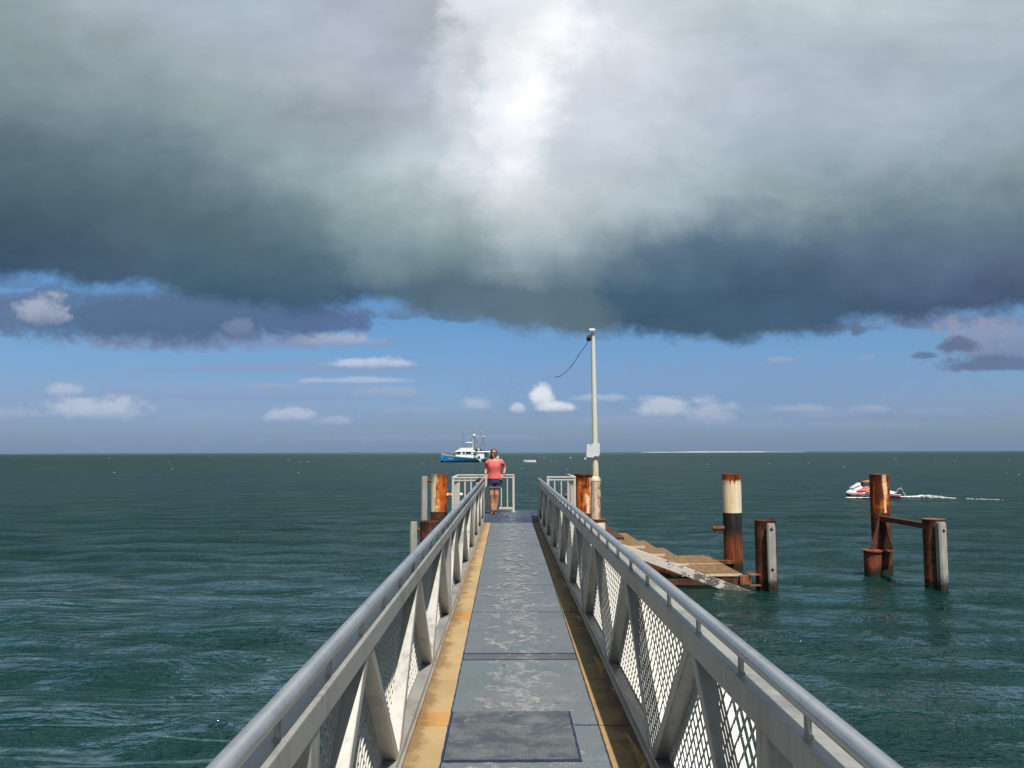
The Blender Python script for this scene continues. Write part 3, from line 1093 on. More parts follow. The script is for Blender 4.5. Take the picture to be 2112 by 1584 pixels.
def panel(par, p0, p1, nb, broken=(), base=True, ztop=ZT):
    """handrail panel between two points: cap, underrail, bottom rail, balusters, posts"""
    p0, p1 = Vector(p0), Vector(p1)
    d = (p1 - p0)
    L_ = d.length
    rz = Matrix.Rotation(math.atan2(d.y, d.x), 3, 'Z')
    mid = (p0 + p1) / 2
    MB().box((mid.x, mid.y, ztop - .016), (L_ + .06, .07, .032), rz).build('cap_rail', M_rail, par, bevel=.004)
    MB().box((mid.x, mid.y, ztop - .075), (L_ - .05, .035, .04), rz).build('top_rail', M_rail, par, bevel=.003)
    MB().box((mid.x, mid.y, PZ + .10), (L_ - .05, .04, .055), rz).build('bottom_rail', M_rail, par, bevel=.003)
    for i in range(1, nb):
        if i in broken: continue
        q = p0 + d * i / nb
        MB().box((q.x, q.y, (PZ + .128 + ztop - .095) / 2), (.028, .016, ztop - .095 - PZ - .128), rz).build('baluster', M_rail, par, bevel=.002)


def rpost(par, x, y, w=.055):
    MB().bb(x - w / 2, x + w / 2, y - w / 2, y + w / 2, PZ + .009, ZT - .033).build('post', M_rail, par, bevel=.004)
    MB().bb(x - .065, x + .065, y - .05, y + .05, PZ + .001, PZ + .0085).build('foot_plate', M_rail, par)


lr = thing('guard_railing', (-.5, 20.4, PZ), 'cream guard railing wrapping the left and far side of the landing behind the woman', 'railing', )
for x_, y_ in ((-1.25, 19.3), (-.69, 19.3), (-1.25, 21.55), (-.55, 21.55), (.155, 21.55)):
    rpost(lr, x_, y_)
panel(lr, (-1.25, 19.3), (-.69, 19.3), 4)
panel(lr, (-1.25, 19.36), (-1.25, 21.49), 13)
panel(lr, (-1.25, 21.55), (.155, 21.55), 9, broken=(4,))
rr_ = thing('guard_railing', (1.26, 19.5, PZ), 'short cream guard railing panel right of the gangway in front of the rusty pile', 'railing')
for x_, y_ in ((.945, 19.55), (1.565, 19.55)):
    rpost(rr_, x_, y_)
panel(rr_, (.945, 19.55), (1.565, 19.55), 4)
for x_, y_ in ((1.565, 21.6),):
    rpost(rr_, x_, y_)
panel(rr_, (1.565, 19.61), (1.565, 21.55), 10)


# ------------------------------------------------------------------ piles
def pile_lathe(x, y, r, top, bot=-3.2, rim=.012):
    z0 = bot
    prof = [(r, z0)] + [(r * (1 + .006 * math.sin(i * 2.1)), z0 + (top - z0) * i / 14) for i in range(1, 14)] + [(r, top - .02), (r + rim * .3, top - .012), (r - .004, top), (r - .03, top), (r - .035, top - .06)]
    return MB().lathe((x, y, 0), prof, 36)


def pin(mb, p, q, r):
    mb.tube([p, q], r, 12)


def fender(par, x, y, w, d, ztop, zbot=-1.75, ang=0, holes=(), tex=M_timber):
    rz = Matrix.Rotation(ang, 3, 'Z')
    h = ztop - zbot
    cut = min(w, d) * .22
    mb = MB()
    P = [(-w / 2 + cut, -d / 2), (w / 2 - cut, -d / 2), (w / 2, -d / 2 + cut), (w / 2, d / 2), (-w / 2, d / 2), (-w / 2, -d / 2 + cut)]
    rings = []
    for z, s in ((zbot, 1), (ztop - .06, 1), (ztop, .86)):
        rings.append([tuple(Vector((x, y, z)) + rz @ Vector((px * s, py * s, 0))) for px, py in P])
    mb.loft(rings)
    f = mb.build('timber_fender', tex, par, smooth=30)
    for hz in holes:
        c = Vector((x, y, hz)) + rz @ Vector((0, -d / 2 - .001, 0))
        MB().tube([c, c + rz @ Vector((0, -.003, 0))], .032, 14).tube([c, c + rz @ Vector((0, -.012, 0))], .014, 8).build('bolt', M_hole, par)
    return f


# tall pile left of the landing
P1 = thing('steel_pile', (-1.80, 22.2, WATER_Z), 'tall pile left of the landing, cream paint flaking to orange rust', 'pile')
pile_lathe(-1.80, 22.2, .222, 1.0).build('pile_shaft', rust_pile('paint_rust_a', .50, 1.0, .03, seed=1.3, cx=-1.82, xb=.75, darkf=.49), P1, smooth=45)
mb = MB(); pin(mb, (-1.6, 22.15, .46), (-1.22, 22.15, .47), .05); mb.ball((-1.22, 22.15, .47), .052, seg=12)
mb.build('side_pin', rust_pile('pin_rust', .4, 1.0, .03, seed=6.3), P1, smooth=45)
fender(P1, -2.19, 22.2, .15, .17, .955, tex=M_timber)
mb = MB(); pin(mb, (-2.12, 22.2, .83), (-2.0, 22.2, .83), .035); pin(mb, (-2.12, 22.2, -.4), (-2.0, 22.2, -.4), .035)
mb.build('fender_bolt', M_rust, P1)
# short pile left
P2 = thing('steel_pile', (-1.70, 18.6, WATER_Z), 'short dark rusty pile left of the gangway with a grey timber fender', 'pile')
pile_lathe(-1.70, 18.6, .228, .075).build('pile_shaft', rust_pile('rust_b', 1.0, .07, .5, low=(.075, .028, .017), seed=2.1), P2, smooth=45)
fender(P2, -2.06, 18.55, .15, .19, .06)
mb = MB(); pin(mb, (-1.99, 18.55, -.12), (-1.9, 18.56, -.12), .035)
mb.build('fender_bolt', M_rust, P2)
# tall pile right with a rusty cap ring
P3 = thing('steel_pile', (2.02, 22.2, WATER_Z), 'tall orange rusty pile with a brown cap, close behind the lamp post base', 'pile')
pile_lathe(2.02, 22.2, .222, .95).build('pile_shaft', rust_pile('paint_rust_c', .56, .95, -.02, seed=3.7, cx=2.02, xb=-.25, darkf=.50), P3, smooth=45)
MB().lathe((2.02, 22.2, 0), [(.245, .95), (.25, .965), (.25, 1.0), (.235, 1.01)], 36).build('pile_cap', M_rustdk, P3, smooth=45)
mb = MB(); pin(mb, (1.8, 22.1, .44), (1.52, 22.1, .44), .045); mb.tube([(1.5, 22.1, .44), (1.53, 22.1, .44)], .075, 12)
mb.build('side_pin', M_rustlt, P3, smooth=45)

# white over black pile
P4 = thing('steel_pile', (5.645, 21.1, WATER_Z), 'tall pile painted cream above and black below, by the sunken grating platform', 'pile')
pile_lathe(5.645, 21.1, .232, 1.02).build('pile_shaft', rust_pile('cream_black', .02, 1.02, .055, low=(.05, .022, .014), seed=4.4, black=True, low_rust=-.62, rim=.42), P4, smooth=45)
mb = MB(); pin(mb, (5.42, 21.05, -.33), (5.15, 21.05, -.335), .055); mb.tube([(5.2, 21.05, -.2), (5.2, 21.05, -.48)], .018, 8); mb.ball((5.14, 21.05, -.335), (.02, .06, .06), seg=12)
mb.build('side_pin', M_rust, P4, smooth=45)
# short pile with fender
P5 = thing('steel_pile', (5.56, 18.15, WATER_Z), 'short rusty pile with a pale bolted timber fender, right of the grating platform', 'pile')
pile_lathe(5.56, 18.15, .226, .115).build('pile_shaft', rust_pile('rust_d', 1.0, .11, .5, low=(.07, .03, .018), seed=5.2, low_rust=-1.0), P5, smooth=45)
fender(P5, 5.57, 17.80, .17, .13, .06, holes=(-.06, -.90, -1.28), ang=R(-8))
mb = MB(); pin(mb, (5.62, 17.85, -.08), (5.6, 17.97, -.08), .03); pin(mb, (5.62, 17.85, -.95), (5.6, 17.97, -.95), .03)
mb.build('fender_bolt', M_rust, P5)
# right hand frame: tall pile, short pile, crossbeam, pipe and gusset, all welded together
P6 = thing('pile_frame', (9.1, 19.3, WATER_Z), 'rusty frame of a tall and a short pile joined by a welded beam', 'pile frame')
pile_lathe(9.11, 20.5, .228, 1.02).build('tall_pile', rust_pile('paint_rust_e', .50, cx=9.11, cb=.9, top_z=1.02, cut_z=.09, seed=7.9, low=(.06, .024, .014), low_rust=-1.05, darkf=.51), P6, smooth=45)
pile_lathe(9.13, 18.0, .228, .13).build('short_pile', rust_pile('rust_f', 1.0, .12, .5, low=(.075, .03, .018), seed=8.3, low_rust=-1.0), P6, smooth=45)
MB().lathe((9.13, 18.0, 0), [(.15, .118), (.215, .12), (.222, .132), (.15, .134)], 36).build('pile_cap', M_rustlt, P6, smooth=45)
MB().hexa([(8.98, 20.35, -.10), (9.14, 20.35, -.10), (9.18, 18.2, -.10), (9.02, 18.2, -.10), (8.98, 20.35, .02), (9.14, 20.35, .02), (9.18, 18.2, .02), (9.02, 18.2, .02)]).build('crossbeam', M_rustdk, P6, bevel=.01)
pile_lathe(8.68, 20.05, .20, -.76).build('pipe_stub', rust_pile('rust_g', 1.0, -.8, .5, low=(.09, .035, .02), seed=9.3, low_rust=-.9), P6, smooth=45)
MB().lathe((8.68, 20.05, 0), [(.235, -.80), (.24, -.79), (.24, -.765), (.2, -.755)], 36).build('flange', M_rust, P6, smooth=45)
MB().bb(8.9, 9.22, 20.02, 20.28, -.80, -.775).build('flange', M_rust, P6)
# triangular gusset plates rising from the pipe to the crossbeam
MB().hexa([(8.58, 19.98, -.755), (8.60, 20.0, -.755), (9.05, 20.32, -.755), (9.03, 20.30, -.755), (8.94, 20.24, -.02), (8.96, 20.26, -.02), (9.05, 20.32, -.02), (9.03, 20.3, -.02)]).build('gusset', M_rustdk, P6)
MB().hexa([(9.0, 20.3, -.774), (9.02, 20.3, -.774), (9.2, 20.08, -.774), (9.18, 20.08, -.774), (9.0, 20.3, -.10), (9.02, 20.3, -.10), (9.08, 20.2, -.10), (9.06, 20.2, -.10)]).build('gusset', M_rustdk, P6)
fender(P6, 9.12, 17.68, .18, .15, .085, holes=(-.09,), ang=R(10))

mb = MB(); pin(mb, (9.24, 17.7, -.08), (9.2, 17.82, -.08), .03); pin(mb, (9.24, 17.7, -.95), (9.2, 17.82, -.95), .03)
mb.build('fender_bolt', M_rust, P6)

# ------------------------------------------------------------------ lamp post
def lampmat():
    mt, b, p, pos = mat('rust_stained_cream_post')
    x, y, z = b.xyz(pos)
    s = b.noise(pos, 1, 5, .6, mul=(22, 22, 1.2))
    n = b.noise(pos, 9, 6, .65)
    c = b.mix(b.step(z, 1.2, 3.2), lin((232, 220, 194)), lin((228, 228, 226)))
    lowm = b.step(z, 3.0, .4)
    st_ = b.step(s * .6 + n * .4 + lowm * .04, .54, .64)
    c = b.mix(st_ * lowm * .8, c, lin((204, 136, 84)))
    right = b.step(x, 2.07, 2.16) * b.step(z, 1.2, .8)
    c = b.mix(right * b.step(n, .35, .55), c, (.30, .09, .03))
    b.put(p.inputs['Base Color'], c)
    p.inputs['Roughness'].default_value = .6
    b.put(p.inputs['Normal'], b.bump(n, .4, .004))
    return mt


LM = lampmat()
LPX, LPY = 2.05, 19.5
LP = thing('lamp_post', (LPX, LPY, WATER_Z), 'tall slender cream lamp post with rusty base and dangling wire, standing right of the gangway', 'lamp post')
pile_lathe(LPX + .05, LPY, .165, -.0, rim=0).build('support_pile', rust_pile('stub_rust', .3, 0, -.26, seed=11.2), LP, smooth=45)
MB().lathe((LPX + .05, LPY, 0), [(.19, .001), (.195, .012), (.195, .03), (.16, .034)], 30).build('base_flange', M_rust, LP, smooth=45)
MB().lathe((LPX, LPY, 0), [(.118, .035), (.116, .08), (.116, .83), (.122, .86), (.122, .90), (.128, .905), (.128, .93), (.09, .99), (.076, 1.02)], 28).build('base_pipe', LM, LP, smooth=50)
MB().tube([(LPX + .003 - .012 * t * 2.2, LPY, 1.0 + 3.32 * t) for t in [i / 12 for i in range(13)]], [.072 - .024 * i / 12 for i in range(13)], 20).build('shaft', LM, LP, smooth=50)
MB().ball((LPX - .03, LPY, 4.32), (.053, .053, .075)).build('cap', M_white, LP, smooth=60)
MB().box((LPX - .045, LPY - .03, 4.44), (.135, .16, .05), Matrix.Rotation(R(20), 3, 'X')).build('top_plate', M_white, LP, bevel=.006)
MB().ball((LPX - .115, LPY - .02, 4.255), (.065, .075, .085), Matrix.Rotation(R(25), 3, 'Y')).build('lamp_head', simple('dark_glass_lamp', (.06, .055, .05), .15, 0, .2, 9, 0), LP, smooth=60)
mb = MB()
cp = [(1.93, 4.22), (1.86, 4.1), (1.74, 3.93), (1.6, 3.72), (1.47, 3.55), (1.34, 3.42), (1.24, 3.355), (1.15, 3.335), (1.1, 3.325)]
mb.tube([(x_, LPY - .05 * i / 8, z_ + .006 * math.sin(i * 4)) for i, (x_, z_) in enumerate(cp)], .0075, 6)
mb.ball((1.68, LPY, 3.835), .014, seg=8).ball((1.52, LPY, 3.61), .012, seg=8)
mb.build('loose_wire', M_black, LP, smooth=60)

SG = thing('notice_sign', (1.98, 19.38, 1.6), 'blank faded white notice board strapped to the lamp post', 'sign')
rot = Matrix.Rotation(R(4), 3, 'Y')
MB().box((1.925, 19.375, 1.605), (.175, .008, .30), rot).build('sign_plate', M_sign, SG, bevel=.002)
MB().box((2.06, 19.385, 1.63), (.165, .008, .30), Matrix.Rotation(R(1), 3, 'Y')).build('sign_plate', M_sign, SG, bevel=.002)
mb = MB()
mb.lathe((2.043, LPY, 1.70), [(.077, 0), (.077, .02)], 20).lathe((2.043, LPY, 1.50), [(.078, 0), (.078, .02)], 20).box((2.0, 19.41, 1.71), (.06, .05, .02)).box((2.0, 19.41, 1.51), (.06, .05, .02))
mb.build('strap', M_stain, SG)
MB().ball((2.13, 19.378, 1.50), (.01, .006, .01), seg=8).ball((1.93, 19.368, 1.74), (.01, .006, .01), seg=8).build('screw', M_hole, SG)

# ------------------------------------------------------------------ sunken steps and grating platform to the right
ST = thing('landing_steps', (3.6, 19.8, WATER_Z), 'rusty grating steps descending from the landing to a low platform over the water', 'steps')


def grating(x0, x1, y0, y1, z, nm):
    """open bar grating: bars one way, cross rods the other, with a banded near edge"""
    mb = MB()
    n = int((x1 - x0) / .042)
    for i in range(n + 1):
        x = x0 + (x1 - x0) * i / n
        mb.bb(x - .005, x + .005, y0, y1, z - .04, z)
    m_ = int((y1 - y0) / .055)
    for i in range(m_ + 1):
        y = y0 + (y1 - y0) * i / m_
        mb.bb(x0, x1, y - .005, y + .005, z - .022, z - .003)
    mb.build(nm, M_grating, ST)
    MB().bb(x0, x1, y0 - .018, y0 - .001, z - .045, z + .004).build('nosing', M_gratlip, ST)


for z, x0, x1, y0, y1 in ((-.47, 2.1, 3.0, 18.42, 21.4), (-.67, 2.85, 3.48, 18.66, 21.42), (-.85, 3.35, 3.95, 18.42, 21.4)):
    grating(x0, x1, y0, y1, z, 'tread')
MB().bb(1.9, 2.52, 18.2, 21.4, -.31, -.26).build('top_tread', M_rustdk, ST, bevel=.006)
grating(3.75, 4.30, 18.22, 19.88, -1.05, 'platform_grating')
grating(4.31, 5.05, 18.22, 19.88, -1.05, 'platform_grating')
grating(3.75, 4.30, 19.92, 21.5, -1.05, 'platform_grating')
grating(4.31, 5.05, 19.92, 21.5, -1.05, 'platform_grating')
# toothed fringe and beams beneath
for y_ in (18.35, 21.3):
    mb = MB()
    mb.hexa([(1.9, y_ - .04, -.72), (5.0, y_ - .04, -1.36), (5.0, y_ + .04, -1.36), (1.9, y_ + .04, -.72), (1.9, y_ - .04, -.50), (5.0, y_ - .04, -1.20), (5.0, y_ + .04, -1.20), (1.9, y_ + .04, -.50)])
    mb.build('stringer', M_rust, ST)
for x_ in (3.9, 4.9):
    MB().bb(x_ - .05, x_ + .05, 18.3, 21.4, -1.22, -1.10).build('joist', M_rustdk, ST)
MB().bb(3.3, 5.2, 18.1, 18.17, -1.26, -1.14).build('edge_beam', M_rustdk, ST)
mb = MB()
mb.bb(4.95, 5.16, 18.0, 18.12, -1.24, -1.06).bb(5.14, 5.38, 17.96, 18.2, -1.05, -1.03).bb(5.14, 5.38, 17.96, 18.2, -1.27, -1.25).bb(5.155, 5.18, 17.98, 18.18, -1.249, -1.051)
mb.build('bracket', M_rustlt, ST)
MB().bb(4.2, 5.6, 20.8, 21.0, -1.18, -1.10).build('tie_beam', M_rust, ST)
mb = MB()
for i in range(60):
    x_ = 2.5 + i * .045
    z_ = -.58 - (x_ - 2.5) * .30
    mb.bb(x_, x_ + .018, 18.20, 18.25, max(z_ - .12, -1.38), z_)
mb.build('grating_teeth', M_rust, ST)

BP = MB()
BP.hexa([(1.75, 17.76, -.295), (5.35, 17.76, -1.63), (5.35, 17.83, -1.63), (1.75, 17.83, -.295), (1.75, 17.76, -.112), (5.35, 17.76, -1.427), (5.35, 17.83, -1.427), (1.75, 17.83, -.112)])
bp = BP.build('stringer_board', M_plank, None, bevel=.008, origin=(3.5, 17.8, -.7))
tag(bp, 'long flaking white plank slanting down into the water in front of the grating steps', 'plank')

# ------------------------------------------------------------------ person on the landing
def human_mat(name, col, rough=.5):
    mt, b, p, pos = mat(name)
    n = b.noise(pos, 14, 4, .6)
    b.put(p.inputs['Base Color'], b.mix(1, col, b.ramp(n, [(.3, .88), (.7, 1.1)]), 'MULTIPLY'))
    p.inputs['Roughness'].default_value = rough
    return mt


M_skin = human_mat('sunned_skin', lin((214, 150, 118)), .5)
M_hair = human_mat('brown_blond_hair', (.17, .09, .045), .5)
M_shirt = human_mat('coral_shirt', (.88, .155, .15), .8)
M_denim = human_mat('blue_denim', (.028, .05, .12), .85)


def remesh(o, vox, sm=4):
    r = o.modifiers.new('remesh', 'REMESH')
    r.mode = 'VOXEL'
    r.voxel_size = vox
    r.use_smooth_shade = True
    s = o.modifiers.new('smooth', 'SMOOTH')
    s.factor = .5
    s.iterations = sm
    return o


def hand(mb, wrist, direc, palm_n, thumb_side, curl=.5, s=1.0):
    """palm plus four unequal curled fingers and a thumb leaving the side of the palm"""
    d = Vector(direc).normalized()
    n = Vector(palm_n).normalized()
    side = d.cross(n).normalized() * thumb_side
    w = Vector(wrist)
    mb.tube([w, w + d * .03 * s, w + d * .085 * s], [.022 * s, .032 * s, .034 * s], 10, flat=.5)
    for k, ln in enumerate((.072, .080, .074, .058)):
        base = w + d * .08 * s + side * (.027 - .018 * k) * s
        p1 = base + (d * math.cos(curl * .5) + n * math.sin(curl * .5)) * ln * .45 * s
        p2 = p1 + (d * math.cos(curl * 1.2) + n * math.sin(curl * 1.2)) * ln * .33 * s
        p3 = p2 + (d * math.cos(curl * 1.9) + n * math.sin(curl * 1.9)) * ln * .25 * s
        mb.tube([base - d * .02 * s, p1, p2, p3], [.0095 * s, .009 * s, .008 * s, .0065 * s], 8)
    b0 = w + d * .03 * s + side * .022 * s
    b1 = b0 + (d * .6 + side * .8).normalized() * .035 * s
    b2 = b1 + (d * .9 + side * .25 + n * .4).normalized() * .03 * s
    mb.tube([b0, b1, b2], [.012 * s, .010 * s, .008 * s], 8)


def woman():
    Y = 20.95
    z0 = PZ
    W_ = thing('person', (-.34, Y, z0), 'woman in coral T-shirt, denim shorts and sunglasses leaning on the end of the handrail', 'person')
    mb = MB()
    def P(x, y, z): return Vector((x, Y + y, z))
    # legs
    for ax, kx, hx, toe in ((-.375, -.395, -.375, -.41), (-.300, -.268, -.245, -.288)):
        mb.tube([P(ax, .03, z0 + .045), P(ax - .002, .03, z0 + .11), P((ax + kx) / 2, .045, z0 + .27), P(kx, .01, z0 + .41), P(kx, -.01, z0 + .48), P(kx, 0, z0 + .56), P((kx + hx) / 2, .01, z0 + .68), P(hx, .02, z0 + .84)],
                [.032, .036, .054, .050, .053, .060, .074, .088], 16)
        mb.tube([P(ax, .045, z0 + .04), P(ax + (toe - ax) * .4, -.04, z0 + .04), P(toe, -.13, z0 + .03)], [.034, .038, .030], 12, flat=.7)
        for k in range(5):
            mb.ball(tuple(P(toe - .024 + .012 * k, -.155 + .006 * abs(k - 1.5), z0 + .026)), (.008, .014, .009), seg=8)
    # torso
    tors = [(.80, -.31, .155, .105), (.90, -.31, .165, .115), (1.0, -.315, .142, .10), (1.10, -.322, .128, .095), (1.20, -.325, .142, .112), (1.28, -.322, .15, .108), (1.36, -.318, .155, .09), (1.41, -.32, .11, .07), (1.44, -.325, .06, .055)]
    mb.loft([[tuple(P(cx + rx * math.cos(a), ry * math.sin(a) + .02, z)) for a in [2 * PI * k / 20 for k in range(20)]] for z, cx, rx, ry in tors])
    mb.tube([P(-.325, .01, 1.40), P(-.332, -.005, 1.50)], [.055, .05], 14)
    # head: skull, jaw, nose, ears, chin
    hc = P(-.338, -.01, 1.565)
    rt = Matrix.Rotation(R(6), 3, 'Y') @ Matrix.Rotation(R(-12), 3, 'Z')
    def Hd(x, y, z): return hc + rt @ Vector((x, y, z))
    mb.ball(hc, (.074, .090, .098), rt, 20)
    mb.ball(Hd(0, -.018, -.055), (.054, .065, .05), rt, 14)
    mb.ball(Hd(0, -.075, -.083), (.018, .016, .016), rt, 10)
    mb.ball(Hd(0, -.098, -.018), (.012, .018, .022), rt, 10)
    for sx in (-1, 1):
        mb.ball(Hd(.076 * sx, .005, -.01), (.009, .018, .028), rt, 10)
        mb.ball(Hd(.036 * sx, -.066, -.028), (.022, .018, .02), rt, 10)
    # arms: her right arm down to the rail, her left hand on the hip
    sh = P(-.475, .02, 1.355)
    mb.tube([P(-.42, .02, 1.37), sh, P(-.515, .03, 1.29), P(-.538, .06, 1.18), P(-.545, .03, 1.09), P(-.548, -.04, 1.01)], [.052, .050, .043, .034, .030, .021], 14)
    hand(mb, P(-.548, -.045, 1.005), (-.12, -.75, -.35), (0, -.2, -1), 1, .55)
    mb.tube([P(-.2, .02, 1.37), P(-.155, .02, 1.355), P(-.10, .04, 1.29), P(-.062, .07, 1.19), P(-.075, .02, 1.09), P(-.115, -.04, 1.01)], [.052, .050, .043, .034, .030, .021], 14)
    hand(mb, P(-.112, -.045, 1.015), (-.35, -.35, -.85), (-.5, .6, 0), -1, .35)
    body = remesh(mb.build('body', M_skin, W_, smooth=60), .006, 3)
    # T-shirt: torso tube with two cap sleeves
    mb = MB()
    sh_r = [(.905, -.31, .178, .128), (.94, -.312, .176, .126), (1.0, -.316, .158, .118), (1.07, -.322, .148, .112), (1.14, -.325, .152, .122), (1.21, -.326, .166, .138), (1.27, -.323, .168, .132), (1.34, -.32, .172, .108), (1.385, -.32, .155, .094), (1.415, -.322, .105, .08)]
    rings = []
    for z, cx, rx, ry in sh_r:
        ring = []
        for k in range(36):
            a = 2 * PI * k / 36
            fold = 1 + .018 * math.sin(a * 5 + z * 37) + .012 * math.sin(a * 3 - z * 60) + (.02 * math.sin(a * 9) if z < .95 else 0)
            yy_ = ry * math.sin(a) * fold + .02
            if 1.17 < z < 1.3 and math.sin(a) < -.3: yy_ -= .012 * abs(math.cos(a * 1.0)) * 1.2
            ring.append(tuple(P(cx + rx * math.cos(a) * fold, yy_, z - ((.085 if z > 1.4 else .04) * max(0, -math.sin(a)) ** 2 if z > 1.37 else 0) + (.012 * math.sin(a * 4) if z < .91 else 0))))
        rings.append(ring)
    mb.loft(rings, cap=False)
    mb.tube([P(-.40, .02, 1.352), P(-.465, .022, 1.345), P(-.496, .024, 1.32), P(-.518, .03, 1.262)], [.062, .062, .062, .055], 16, cap=False)
    mb.tube([P(-.24, .02, 1.352), P(-.175, .022, 1.345), P(-.144, .024, 1.32), P(-.106, .04, 1.262)], [.062, .062, .062, .055], 16, cap=False)
    o = mb.build('shirt', M_shirt, W_, smooth=60)
    so = o.modifiers.new('solid', 'SOLIDIFY'); so.thickness = .006
    # shorts
    mb = MB()
    mb.loft([[tuple(P(cx + rx * math.cos(a), ry * math.sin(a) + .02, z)) for a in [2 * PI * k / 28 for k in range(28)]] for z, cx, rx, ry in
             ((.80, -.31, .176, .124), (.86, -.31, .182, .128), (.93, -.31, .166, .118))])
    for hx, kx in ((-.388, -.398), (-.232, -.25)):
        mb.tube([P(hx, .02, .84), P((hx + kx) / 2, .018, .76), P(kx, .012, .705)], [.096, .096, .094], 20, flat=1.12)
    remesh(mb.build('shorts', M_denim, W_, smooth=60), .008, 3)
    for kx in (-.398, -.25):
        MB().tube([P(kx, .012, .728), P(kx, .012, .700)], [.101, .101], 22, flat=1.12).build('shorts_cuff', human_mat('pale_denim_cuff', (.16, .22, .32), .9), W_, smooth=40)
    # hair: cap, side curtain and tails made of strands over a cap
    mb = MB()
    mb.ball(Hd(0, .018, .022), (.082, .092, .093), rt, 20)
    mb.ball(Hd(-.03, -.035, .055), (.052, .052, .045), rt, 12)
    for k in range(26):
        a = R(-28 + k * 9.5)      # round the back from her left ear to the right cheek
        bx, by = -.072 * math.cos(a - PI / 2 + PI / 2), .075 * math.sin(a)
        pts_ = [Hd(bx * .9, by + .01, .05), Hd(bx * 1.1, by * 1.05 + .01, -.02), Hd(bx * 1.2, by * 1.05 + .008, -.09), Hd(bx * 1.22 + .006 * math.sin(k * 2), by * .95 + .006 * math.cos(k * 3), -.15 - .012 * math.sin(k * 1.7))]
        if bx > .03: pts_ = pts_[:3]
        mb.tube(pts_, [.022, .020, .018, .008][:len(pts_)], 7)
    remesh(mb.build('hair', M_hair, W_, smooth=60), .007, 2)
    # sunglasses
    mb = MB()
    for sx in (-1, 1):
        mb.ball(Hd(.031 * sx, -.086, .006), (.028, .008, .020), rt, 14)
        mb.tube([Hd(.055 * sx, -.075, .010), Hd(.078 * sx, 0, .008)], .0035, 6)
    mb.tube([Hd(-.008, -.095, .012), Hd(.008, -.095, .012)], .004, 6)
    mb.build('sunglasses', M_black, W_, smooth=60)
    mb = MB()
    mb.ball(Hd(0, -.083, -.052), (.024, .006, .007), rt, 10)
    mb.build('mouth', human_mat('teeth_and_lips', (.72, .50, .46)), W_, smooth=60)
    # sandals
    for ax, toe in ((-.375, -.41), (-.300, -.288)):
        mb = MB()
        c = P((ax + toe) / 2, -.04, z0 + .012)
        ring = lambda z, s: [tuple(P((ax + (toe - ax) * (.5 - .5 * math.sin(a))) + .042 * s * math.cos(a), -.052 - .125 * s * -math.sin(a) * -1, z)) for a in [2 * PI * k / 20 for k in range(20)]]
        mb.loft([[tuple(P((ax + toe) / 2 + (toe - ax) * -.5 * math.sin(a) + .043 * math.cos(a), -.05 + .125 * math.sin(a), z)) for a in [2 * PI * k / 20 for k in range(20)]] for z in (z0 + .002, z0 + .018)])
        mb.tube([P(ax - .042, -.0, z0 + .03), P(ax, -.05, z0 + .09), P(ax + .042, -.0, z0 + .03)], .018, 8)
        mb.tube([P(toe - .040, -.11, z0 + .03), P(toe, -.13, z0 + .066), P(toe + .040, -.11, z0 + .03)], .017, 8)
        mb.tube([P(ax, -.04, z0 + .088), P(toe, -.12, z0 + .066)], .012, 8)
        mb.tube([P(ax - .045, .05, z0 + .06), P(ax, .01, z0 + .10), P(ax + .045, .05, z0 + .06)], .013, 8)
        mb.build('sandal', M_black, W_, smooth=50)
    MB().tube([P(-.096, -.012, 1.045), P(-.108, -.03, 1.025)], .029, 14).build('watch', M_black, W_, smooth=50)
    MB().tube([P(-.546, -.022, 1.032), P(-.548, -.035, 1.02)], .0255, 14).build('wristband', M_black, W_, smooth=50)


woman()

# ------------------------------------------------------------------ little bird on the left handrail
BD = thing('bird', (-.70, 17.0, .96), 'small dark bird with a long tail perched beside the left handrail near the woman', 'bird')
BD.location = (LX - .028, 16.4, .976)
bx, by, bz = BD.location
M_bird = simple('dark_bird_plumage', (.03, .028, .03), .7, 0, .3, 60, .2)
mb = MB()
mb.ball((bx - .01, by, bz + .055), (.042, .030, .034), Matrix.Rotation(R(-38), 3, 'Y'))
mb.ball((bx + .025, by, bz + .093), (.021, .019, .019))
mb.tube([(bx - .03, by, bz + .045), (bx - .075, by, bz + .005), (bx - .115, by, bz - .03)], [.02, .013, .010], 8, flat=.5)
mb.tube([(bx + .04, by, bz + .095), (bx + .062, by, bz + .09)], [.007, .002], 6)
remesh(mb.build('body', M_bird, BD, smooth=60), .004, 2)
mb = MB()
for s_ in (-1, 1):
    mb.tube([(bx, by + .01 * s_, bz + .03), (bx + .003, by + .01 * s_, bz)], .003, 6)
mb.build('legs', M_bird, BD)
for s_ in (-1, 1):
    MB().hexa([(bx + .01, by + .028 * s_, bz + .075), (bx - .02, by + .031 * s_, bz + .03), (bx - .085, by + .012 * s_, bz - .012), (bx - .04, by + .024 * s_, bz + .045),
               (bx + .01, by + .031 * s_, bz + .075), (bx - .02, by + .034 * s_, bz + .03), (bx - .085, by + .015 * s_, bz - .012), (bx - .04, by + .027 * s_, bz + .045)]).build('wing', M_bird, BD)

